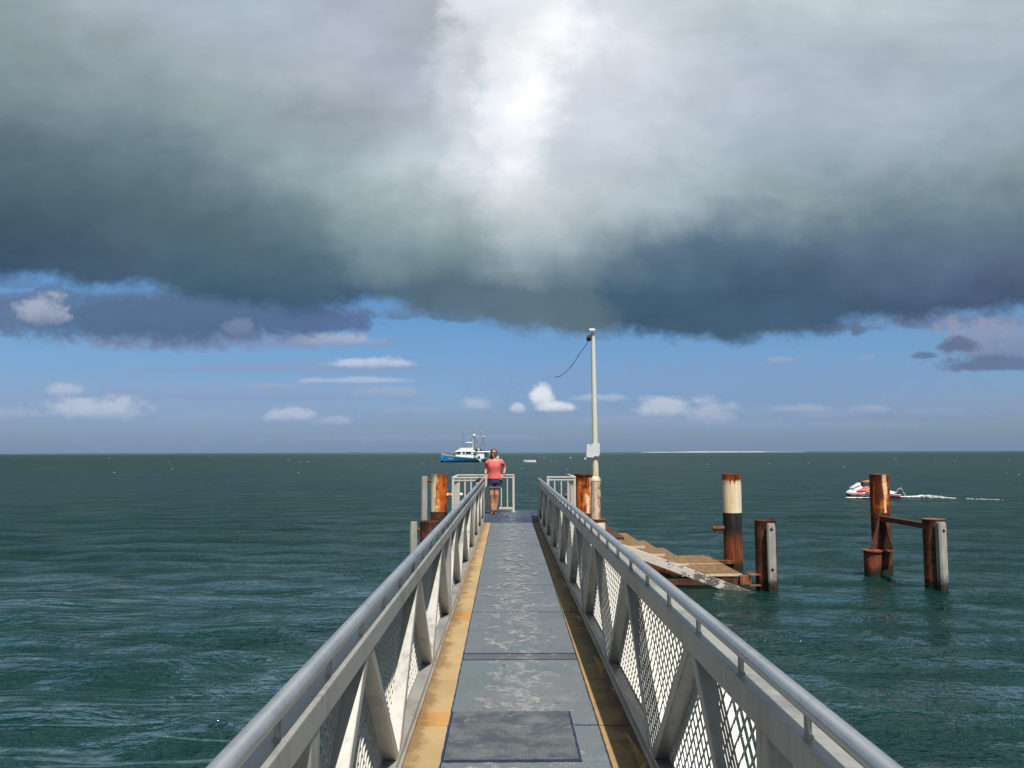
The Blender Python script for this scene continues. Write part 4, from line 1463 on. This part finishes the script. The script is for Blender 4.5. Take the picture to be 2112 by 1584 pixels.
# ------------------------------------------------------------------ fishing boat
M_hullblue = simple('boat_blue_paint', (.05, .42, .92), .35, 0, .12, .6, 0)
M_sheer = simple('boat_pale_aqua_paint', (.50, .78, .84), .4, 0, .06, .8, 0)
M_navy = simple('antifouling_navy', (.008, .012, .05), .5, 0, .2, 1, 0)
M_bwhite = simple('boat_white', (.82, .84, .86), .4, 0, .05, 1, 0)
M_glass = simple('boat_window_glass', (.03, .05, .06), .08, 0, .1, 2, 0)
M_mast = simple('tan_mast', (.46, .33, .24), .6, 0, .2, 2, 0)
M_dkgear = simple('dark_deck_gear', (.04, .045, .05), .7, 0, .3, 3, 0)
M_tan = simple('tan_buoy', (.7, .6, .42), .7, 0, .1, 3, 0)
M_outb = simple('outboard_navy_blue', (.015, .02, .22), .4, 0, .1, 2, 0)

FB = thing('fishing_boat', (-12.9, 256, WATER_Z), 'blue and white fishing boat with mast and booms anchored beyond the woman', 'boat')
BYc = 256.0
PX = lambda p_: (p_ - 1046) / 6.72        # metres east for a photo column at that range


def hull_ring(x, hb, zs, keel, n=9):
    """half-breadth hb at the sheer height zs: section from port sheer round the keel to starboard sheer"""
    r = []
    for i in range(-n, n + 1):
        t = i / n
        a = abs(t)
        yy_ = hb * math.copysign(a ** .55, t)
        zz = keel + (zs - keel) * a ** 2.2
        r.append((x, BYc + yy_, WATER_Z + zz))
    return r


st_ = []
xs_ = [-20.3, -19.6, -18.9, -18, -16.5, -14.5, -12, -9, -6.5, -5.2]
hb_ = [.06, .45, .85, 1.25, 1.7, 2.05, 2.2, 2.2, 2.05, 1.95]
zs_ = [2.85, 2.66, 2.5, 2.3, 2.0, 1.75, 1.5, 1.25, 1.2, 1.25]
kl_ = [2.3, .9, -.1, -.5, -.7, -.8, -.8, -.75, -.6, -.5]


def hull_part(za, zb, grow=0.0):
    """band of the hull between two fractions of the sheer height"""
    mb = MB()
    rings = []
    for x, hb, zs, kl in zip(xs_, hb_, zs_, kl_):
        a0, b0 = (za(zs), zb(zs))
        row = []
        for s in (-1, 1):
            seq = []
            for i in range(7):
                z = a0 + (b0 - a0) * i / 6
                t = max(0, min(1, (z - kl) / (zs - kl)))
                seq.append((x - (.0), BYc + s * (hb * t ** .42 + grow), WATER_Z + z))
            row.append(seq if s < 0 else seq[::-1])
        rings.append(row[0] + row[1])
    mb.loft(rings, cap=True, closed=True)
    return mb


hull_part(lambda z: -.5, lambda z: .32).build('hull_bottom', M_navy, FB, smooth=50)
hull_part(lambda z: .321, lambda z: z * .78).build('hull', M_hullblue, FB, smooth=50)
hull_part(lambda z: z * .78 + .001, lambda z: z, .05).build('sheer_band', M_sheer, FB, smooth=50)
# name scribble near the bow: illegible white brush strokes
mb = MB()
for i in range(5):
    x_ = -17.7 + i * .26
    hbn = 1.30 + i * .05
    mb.box((x_, BYc - hbn - .10, WATER_Z + 1.18 - .03 * i), (.16, .05, .12 if i % 2 else .2))
mb.build('name_lettering', M_bwhite, FB)
# wheelhouse with raked front
def cabin(x0b, x0t, x1t, x1b, hw, z0, z1, nm, m_):
    return MB().hexa([(x0b, BYc - hw, WATER_Z + z0), (x1b, BYc - hw, WATER_Z + z0), (x1b, BYc + hw, WATER_Z + z0), (x0b, BYc + hw, WATER_Z + z0),
                      (x0t, BYc - hw * .9, WATER_Z + z1), (x1t, BYc - hw * .9, WATER_Z + z1), (x1t, BYc + hw * .9, WATER_Z + z1), (x0t, BYc + hw * .9, WATER_Z + z1)]).build(nm, m_, FB, bevel=.05)
cabin(-16.0, -15.6, -10.4, -10.2, 1.5, 1.3, 2.35, 'wheelhouse', M_bwhite)
cabin(-15.6, -15.0, -10.6, -10.4, 1.42, 2.36, 3.2, 'window_band', M_glass)
for xa, xb in ((-14.2, -13.6), (-12.9, -12.7), (-11.0, -10.4)):
    MB().hexa([(xa, BYc - 1.48, WATER_Z + 2.36), (xb, BYc - 1.48, WATER_Z + 2.36), (xb, BYc + 1.48, WATER_Z + 2.36), (xa, BYc + 1.48, WATER_Z + 2.36),
               (xa - .1, BYc - 1.36, WATER_Z + 3.21), (xb + .1, BYc - 1.36, WATER_Z + 3.21), (xb + .1, BYc + 1.36, WATER_Z + 3.21), (xa - .1, BYc + 1.36, WATER_Z + 3.21)]).build('window_pillar', M_bwhite, FB)
cabin(-16.1, -15.6, -9.8, -9.7, 1.6, 3.21, 3.5, 'wheelhouse_roof', M_bwhite)
cabin(-15.4, -14.2, -10.6, -10.2, 1.2, 3.5, 4.35, 'flybridge', M_bwhite)
cabin(-9.2, -9.1, -4.9, -5.1, 1.55, 3.05, 3.3, 'canopy', M_bwhite)
cabin(-9.1, -9.0, -6.6, -6.2, 1.3, 1.2, 3.04, 'aft_cabin', M_bwhite)
MB().bb(-7.0, -6.0, BYc - 1.36, BYc - 1.32, WATER_Z + 1.3, WATER_Z + 2.9).build('aft_door', M_dkgear, FB)
for x_ in (-5.4,):
    for s_ in (-1, 1):
        MB().tube([(x_, BYc + 1.4 * s_, WATER_Z + 1.2), (x_, BYc + 1.4 * s_, WATER_Z + 3.05)], .05, 6).build('canopy_post', M_bwhite, FB)
MB().bb(-5.15, -2.6, BYc - 1.6, BYc + 1.6, WATER_Z + 1.2, WATER_Z + 1.95).build('ice_box', M_bwhite, FB, bevel=.05)
hs = MB()
hs.loft([[(x, BYc - hb, WATER_Z - .4), (x, BYc - hb, WATER_Z + 1.15), (x, BYc + hb, WATER_Z + 1.15), (x, BYc + hb, WATER_Z - .4)] for x, hb in ((-5.2, 1.93), (-3.4, 1.8), (-2.4, 1.7))])
hs.build('stern', M_hullblue, FB)
mb = MB()
mb.bb(-5.0, -3.4, BYc - 2.12, BYc - 1.95, WATER_Z + .75, WATER_Z + .9).bb(-4.9, -3.8, BYc - 2.1, BYc - 1.95, WATER_Z + .3, WATER_Z + .42)
mb.build('rubbing_strip', M_navy, FB)
mb = MB()
mb.box((-4.35, BYc - 2.1, WATER_Z + 1.75), (.55, .5, .75)).tube([(-4.35, BYc - 2.1, WATER_Z + 1.5), (-4.4, BYc - 2.1, WATER_Z + .1)], .16, 8)
mb.build('outboard', M_outb, FB, smooth=40)
# mast, dome, booms, rigging
mx = PX(976.5)
MB().tube([(mx, BYc, WATER_Z + 3.3), (mx + .15, BYc, WATER_Z + 7.8)], [.24, .2], 12).build('mast', M_mast, FB, smooth=40)
MB().tube([(mx - .35, BYc - .1, WATER_Z + 3.3), (mx - .05, BYc - .1, WATER_Z + 7.4)], [.1, .08], 8).build('mast_ladder', M_bwhite, FB, smooth=40)
MB().lathe((mx + .15, BYc, WATER_Z + 7.82), [(.2, 0), (.38, .08), (.4, .5), (.3, .75), (.1, .82)], 16).build('radar_dome', M_bwhite, FB, smooth=60)
MB().ball((mx + .05, BYc, WATER_Z + 8.85), (.26, .1, .12)).build('mast_light', M_dkgear, FB)
mb = MB()
mb.tube([(PX(977.5), BYc - .3, WATER_Z + 3.8), (PX(996), BYc - .3, WATER_Z + 7.7)], [.13, .10], 8)
mb.tube([(PX(985), BYc - .3, WATER_Z + 5.35), (PX(992), BYc - .3, WATER_Z + 6.2)], .14, 8)
mb.build('boom', M_mast, FB, smooth=40)
MB().bb(PX(995), PX(1000), BYc - .5, BYc - .1, WATER_Z + 7.7, WATER_Z + 7.95).build('boom_head', M_bwhite, FB)
MB().bb(PX(982), PX(988), BYc - .1, BYc + .1, WATER_Z + 7.85, WATER_Z + 7.98).build('spreader', M_bwhite, FB)
mb = MB()
mb.tube([(PX(955.5), BYc, WATER_Z + 4.3), (PX(967), BYc, WATER_Z + 5.9)], .07, 6)
mb.build('forward_spar', M_dkgear, FB)
cabin(PX(961.5), PX(961.2), PX(974), PX(974), .8, 5.85, 6.15, 'radar_shelf', M_bwhite)
MB().tube([(PX(967.5), BYc, WATER_Z + 5.3), (PX(967.5), BYc, WATER_Z + 5.85)], [.15, .3], 8).build('radar_bracket', M_bwhite, FB)
mb = MB()
for a, z1, b_, z2 in ((996.5, 7.5, 991, 3.9), (976, 7.7, 969, 6.1), (979, 7.7, 986, 5.4), (998, 7.7, 999, 1.9), (953.5, 4.3, 955.5, 9.0), (978, 7.7, 980, 3.4), (990.5, 8.0, 989.8, 10.0)):
    mb.tube([(PX(a), BYc - .4, WATER_Z + z1), (PX(b_), BYc - .4, WATER_Z + z2)], .045, 5)
mb.build('rigging', M_dkgear, FB)
MB().tube([(-20.2, BYc - .2, WATER_Z + 2.7), (-23.4, BYc - 1.5, WATER_Z - .1)], .035, 5).build('anchor_line', M_dkgear, FB)
MB().ball((PX(990.5), BYc, WATER_Z + 9.2), (.14, .14, .24)).build('masthead_antenna', M_bwhite, FB)
mb = MB()
mb.ball((PX(981), BYc - .4, WATER_Z + 3.7), (1.2, .7, .35)).ball((PX(991), BYc - .2, WATER_Z + 3.65), (.6, .6, .35)).box((PX(966), BYc - .5, WATER_Z + 3.9), (.9, .5, .5), Matrix.Rotation(R(35), 3, 'Y'))
mb.build('roof_gear', M_dkgear, FB)
MB().ball((PX(987), BYc - .8, WATER_Z + 3.75), (.38, .38, .34)).ball((PX(966.5), BYc - .9, WATER_Z + 4.15), (.25, .2, .2)).build('float_buoy', M_tan, FB, smooth=60)
# bow rail
mb = MB()
pr = [(-20.0, 2.7), (-19, 3.15), (-17.2, 2.75), (-15.8, 2.35)]
for s_ in (-1, 1):
    mb.tube([(x_, BYc + s_ * (.2 + (x_ + 20) * .35), WATER_Z + z_ + .25) for x_, z_ in pr], .04, 5)
    for x_, z_ in pr[1:]:
        mb.tube([(x_, BYc + s_ * (.2 + (x_ + 20) * .35), WATER_Z + z_ + .25), (x_, BYc + s_ * (.2 + (x_ + 20) * .35), WATER_Z + z_ - .5)], .035, 5)
mb.build('bow_rail', M_mast, FB)
# slanting otter board with black and white panels
rot = Matrix.Rotation(R(40), 3, 'Y')
for i in range(5):
    c = Vector((-9.9 + .62 * i, BYc - 2.35, WATER_Z + 2.35 - .46 * i))
    MB().box(c, (.60, .12, .95), rot).build('otter_board', M_dkgear if i % 2 == 0 else M_sheer, FB)
MB().box((-9.0, BYc - 2.45, WATER_Z + 1.0), (3.4, .14, .2), Matrix.Rotation(R(42), 3, 'Y')).build('otter_rail', M_tan, FB)

# ------------------------------------------------------------------ dinghy moored to the right of the boat
DG = thing('dinghy', (6.9, 250, WATER_Z), 'small open white dinghy with a black outboard floating between the woman and the lamp post', 'boat')
mb = MB()
rings = []
for x, hb, zs in ((4.75, .08, .78), (5.2, .45, .74), (5.9, .8, .68), (7.0, .92, .62), (8.2, .92, .60), (8.5, .9, .60)):
    rings.append([(x, 250 - hb, WATER_Z + zs), (x + .1, 250 - hb * .98, WATER_Z + .02), (x + .1, 250, WATER_Z - .2), (x + .1, 250 + hb * .8, WATER_Z + .02), (x, 250 + hb, WATER_Z + zs),
                  (x, 250 + hb * .85, WATER_Z + zs - .02), (x + .06, 250 + hb * .7, WATER_Z + .25), (x + .06, 250 - hb * .7, WATER_Z + .25), (x, 250 - hb * .85, WATER_Z + zs - .02)])
mb.loft(rings)
mb.build('hull', M_bwhite, DG, smooth=40)
MB().bb(6.2, 6.5, 249.3, 250.7, WATER_Z + .45, WATER_Z + .5).bb(7.6, 7.9, 249.3, 250.7, WATER_Z + .45, WATER_Z + .5).build('thwart', M_bwhite, DG)
MB().box((8.7, 250, WATER_Z + .78), (.36, .34, .42)).tube([(8.7, 250, WATER_Z + .6), (8.75, 250, WATER_Z - .2)], .09, 8).build('outboard', M_dkgear, DG)
# buoys near the lamp post
for x_, y_, r_ in ((1206, 330, .42), (1176, 400, .3)):
    q = thing('marker_buoy', ((x_ - 1046) / 1720 * y_, y_, WATER_Z), 'tiny white marker buoy %s left of the lamp post near the horizon' % ('just' if x_ == 1206 else 'farther'), 'buoy', 'marker buoys near the horizon')
    MB().ball(tuple(Vector(q.location) + Vector((0, 0, r_ * .5))), r_).build('float', M_bwhite, q, smooth=60)
    MB().tube([tuple(Vector(q.location) + Vector((0, 0, r_ * .5))), tuple(Vector(q.location) + Vector((0, 0, r_ * 2.6)))], .07, 6).build('staff', M_bwhite, q)

# ------------------------------------------------------------------ jet ski and rider
JY = 53.5
JX = lambda p_: 21.58 + (p_ - 1746) / 33.2
JS = thing('jet_ski', (JX(1800), JY, WATER_Z), 'white and red jet ski speeding left behind the tall rusty pile', 'jet ski')
M_jred = simple('jet_ski_red', (.70, .05, .08), .3, 0, .05, 3, 0)
M_jwhite = simple('jet_ski_white', (.82, .80, .82), .25, 0, .03, 3, 0)
jst = [(1746.5, .03, .30, .34), (1750, .16, .16, .46), (1757, .30, .04, .52), (1767, .42, -.02, .56), (1785, .50, -.06, .56), (1810, .54, -.08, .54), (1835, .54, -.08, .50), (1850, .50, -.05, .38), (1856, .46, .02, .30)]


def jring(p_, hb, z0, z1):
    x = JX(p_)
    P = []
    for t, w in ((0, 0), (.12, .55), (.4, .92), (.55, 1), (.62, 1.04), (.7, .97), (.85, .8), (1, .45), (1, 0)):
        P.append((w * hb, z0 + (z1 - z0) * t))
    r = [(x, JY - a, WATER_Z + z) for a, z in P] + [(x, JY + a, WATER_Z + z) for a, z in P[::-1][1:-1]]
    return r


MB().loft([jring(*q) for q in jst]).build('hull', M_jwhite, JS, smooth=50)
MB().loft([jring(p_, hb + .012, z0 - .01, z0 + (z1 - z0) * .40) for p_, hb, z0, z1 in jst]).build('hull_bottom', M_black, JS, smooth=50)
mb = MB()   # red waterline stripe
for a, b_ in zip(jst[1:], jst[2:]):
    mb.hexa([(JX(a[0]), JY - a[1] * 1.05, WATER_Z + a[2] + (a[3] - a[2]) * .41), (JX(b_[0]), JY - b_[1] * 1.05, WATER_Z + b_[2] + (b_[3] - b_[2]) * .41), (JX(b_[0]), JY - b_[1] * .9, WATER_Z + b_[2] + (b_[3] - b_[2]) * .41), (JX(a[0]), JY - a[1] * .9, WATER_Z + a[2] + (a[3] - a[2]) * .41),
             (JX(a[0]), JY - a[1] * 1.05, WATER_Z + a[2] + (a[3] - a[2]) * .445), (JX(b_[0]), JY - b_[1] * 1.05, WATER_Z + b_[2] + (b_[3] - b_[2]) * .445), (JX(b_[0]), JY - b_[1] * .9, WATER_Z + b_[2] + (b_[3] - b_[2]) * .445), (JX(a[0]), JY - a[1] * .9, WATER_Z + a[2] + (a[3] - a[2]) * .445)])
mb.build('red_stripe', M_jred, JS)
mb = MB()   # raked hood and wind shield
mb.loft([[(JX(p_), JY - w, WATER_Z + z0), (JX(p_) + .02, JY - w * .6, WATER_Z + z1), (JX(p_) + .02, JY + w * .6, WATER_Z + z1), (JX(p_), JY + w, WATER_Z + z0)] for p_, w, z0, z1 in ((1752, .12, .42, .48), (1758, .26, .46, .60), (1766, .34, .5, .74), (1774, .34, .5, .86), (1779, .30, .5, .70), (1784, .25, .48, .62))])
mb.build('hood', M_jwhite, JS, smooth=40)
MB().hexa([(JX(1757), JY - .30, WATER_Z + .62), (JX(1774), JY - .34, WATER_Z + .86), (JX(1774), JY + .34, WATER_Z + .86), (JX(1757), JY + .3, WATER_Z + .62),
           (JX(1758), JY - .22, WATER_Z + .66), (JX(1775.5), JY - .26, WATER_Z + .98), (JX(1775.5), JY + .26, WATER_Z + .98), (JX(1758), JY + .22, WATER_Z + .66)]).build('windshield', M_jwhite, JS, bevel=.02)
MB().hexa([(JX(1766), JY - .50, WATER_Z + .46), (JX(1783), JY - .53, WATER_Z + .46), (JX(1783), JY - .3, WATER_Z + .46), (JX(1763), JY - .3, WATER_Z + .42),
           (JX(1770), JY - .40, WATER_Z + .56), (JX(1783), JY - .42, WATER_Z + .70), (JX(1783), JY - .3, WATER_Z + .70), (JX(1770), JY - .3, WATER_Z + .56)]).build('side_panel', M_jred, JS, bevel=.02)
MB().box((JX(1822), JY, WATER_Z + .64), (.85, .34, .22)).box((JX(1808), JY, WATER_Z + .60), (.3, .34, .18)).build('seat', M_black, JS, bevel=.06)
mb = MB()
mb.tube([(JX(1779), JY, WATER_Z + .6), (JX(1783), JY, WATER_Z + .95)], [.09, .06], 8).tube([(JX(1783), JY - .36, WATER_Z + .96), (JX(1783), JY, WATER_Z + .98), (JX(1783), JY + .36, WATER_Z + .96)], .025, 8).ball((JX(1782), JY, WATER_Z + .98), (.16, .14, .07))
mb.build('handlebar', M_black, JS, smooth=50)
MB().box((JX(1848), JY - .46, WATER_Z + .30), (.34, .10, .10)).build('rear_pad', M_black, JS, bevel=.02)
mb = MB()
for i in range(6):
    mb.box((JX(1761.5 + i * 1.7), JY - .452 - .010 * i, WATER_Z + .22), (.03, .02, .06))
mb.build('registration_mark', M_dkgear, JS)
RD = thing('person', (JX(1812), JY, WATER_Z + .75), 'person riding the jet ski, mostly hidden behind the tall rusty pile', 'person')
mb = MB()
sx = JX(1812)
J = lambda x, y, z: (x, JY + y, WATER_Z + z)
mb.loft([circ(sx + dx_, JY, WATER_Z + z, rx, ry, 14) for z, dx_, rx, ry in ((.70, 0, .14, .18), (.84, -.02, .12, .16), (1.0, -.08, .12, .18), (1.14, -.14, .10, .2), (1.2, -.16, .05, .07))])
mb.ball(J(sx - .22, 0, 1.36), (.10, .08, .12)).tube([J(sx - .16, 0, 1.16), J(sx - .2, 0, 1.28)], .05, 10)
mb.ball(J(sx - .32, 0, 1.34), (.018, .014, .02), seg=8)
for s_ in (-1, 1):
    mb.tube([J(sx, .1 * s_, .72), J(JX(1800), .36 * s_, .66), J(JX(1784), .56 * s_, .52), J(JX(1781), .60 * s_, .44), J(JX(1790), .62 * s_, .36), J(JX(1802), .62 * s_, .28)], [.11, .10, .08, .075, .065, .045], 12)
    mb.tube([J(JX(1802), .62 * s_, .26), J(JX(1795), .63 * s_, .22)], [.045, .035], 10)
    mb.tube([J(sx - .14, .19 * s_, 1.12), J(JX(1799), .32 * s_, 1.08), J(JX(1786), .34 * s_, 1.02)], [.05, .04, .028], 12)
    hand(mb, J(JX(1786), .34 * s_, 1.02), (-1, 0, -.2), (0, 0, -1), -s_, .9)
remesh(mb.build('body', M_skin, RD, smooth=60), .012, 2)
MB().ball(J(sx - .20, 0, 1.385), (.11, .09, .11)).build('hair', M_hair, RD, smooth=60)
MB().loft([circ(sx + dx_, JY, WATER_Z + z, rx, ry, 16) for z, dx_, rx, ry in ((.78, -.01, .15, .19), (1.0, -.08, .145, .205), (1.16, -.14, .12, .2))]).build('vest', M_black, RD, smooth=50)
MB().tube([J(sx + .02, -.1, .76), J(JX(1804), -.3, .78)], [.125, .105], 14).tube([J(sx + .02, .1, .76), J(JX(1804), .3, .78)], [.125, .105], 14).build('shorts', M_denim, RD, smooth=50)

# wake foam and rooster tail: thin churned water lying on the sea
M_foam = simple('white_foam', (.80, .84, .85), .9, 0, .08, 6, .4, .02)
wk = MB()
rw = random.Random(4)
for i in range(1100):
    t = rw.random() ** 1.6
    x = JX(1857) + t * 7.5
    spread = .12 + t * .9
    y = JY - .0 - t * 5.0 + rw.gauss(0, spread * .5)
    s = (.045 * (1 - t) ** 1.6 + .007) * rw.uniform(.2, 1.3)
    if t > .62: continue
    if t > .3 and mnoise.noise(Vector((t * 14, 3, 0))) < .02: continue
    zc_ = WATER_Z + .04 + (.16 * rw.random() * math.exp(-((t - .2) / .1) ** 2)) + .05 * rw.random() * (1 - t)
    wk.ball((x, y, zc_), (s * 1.8, s * 1.4, s * .55), seg=6)
for i in range(120):
    x = JX(1743) + rw.random() * 1.5
    s = rw.uniform(.015, .045)
    wk.ball((x, JY - .35 + rw.gauss(0, .12) - rw.random() * .2, WATER_Z + .04 + rw.random() * .03), (s * 2.2, s * 1.5, s * .6), seg=6)
o = wk.build('wake_foam', M_foam, smooth=60)
tag(o, kind='stuff')
sp = MB()
for i in range(150):
    t = rw.random()
    x = JX(1853) + t * .62 + rw.gauss(0, .008)
    z = WATER_Z + .32 + 1.55 * t * (1 - t) + (.06 * math.sin(t * 14) if t > .5 else 0) - t * .25 + rw.gauss(0, .008)
    sp.ball((x, JY, z), rw.uniform(.006, .012), seg=6)
o = sp.build('water_spray', M_foam, smooth=60)
tag(o, kind='stuff')
# ------------------------------------------------------------------ whitecaps out on the water
wcp = MB()
for i in range(34):
    d = 10 ** rw.uniform(2.0, 2.9)
    ux = rw.uniform(-.66, .66)
    s = rw.uniform(.0005, .0014) * d * .42
    for k in range(3):
        wcp.ball((ux * d + rw.gauss(0, s), d + rw.gauss(0, s * .3), WATER_Z + .03), (s * rw.uniform(.6, 1.8), s * .4, .02 + s * .12), seg=6)
o = wcp.build('whitecaps', M_foam, smooth=60)
tag(o, kind='stuff')
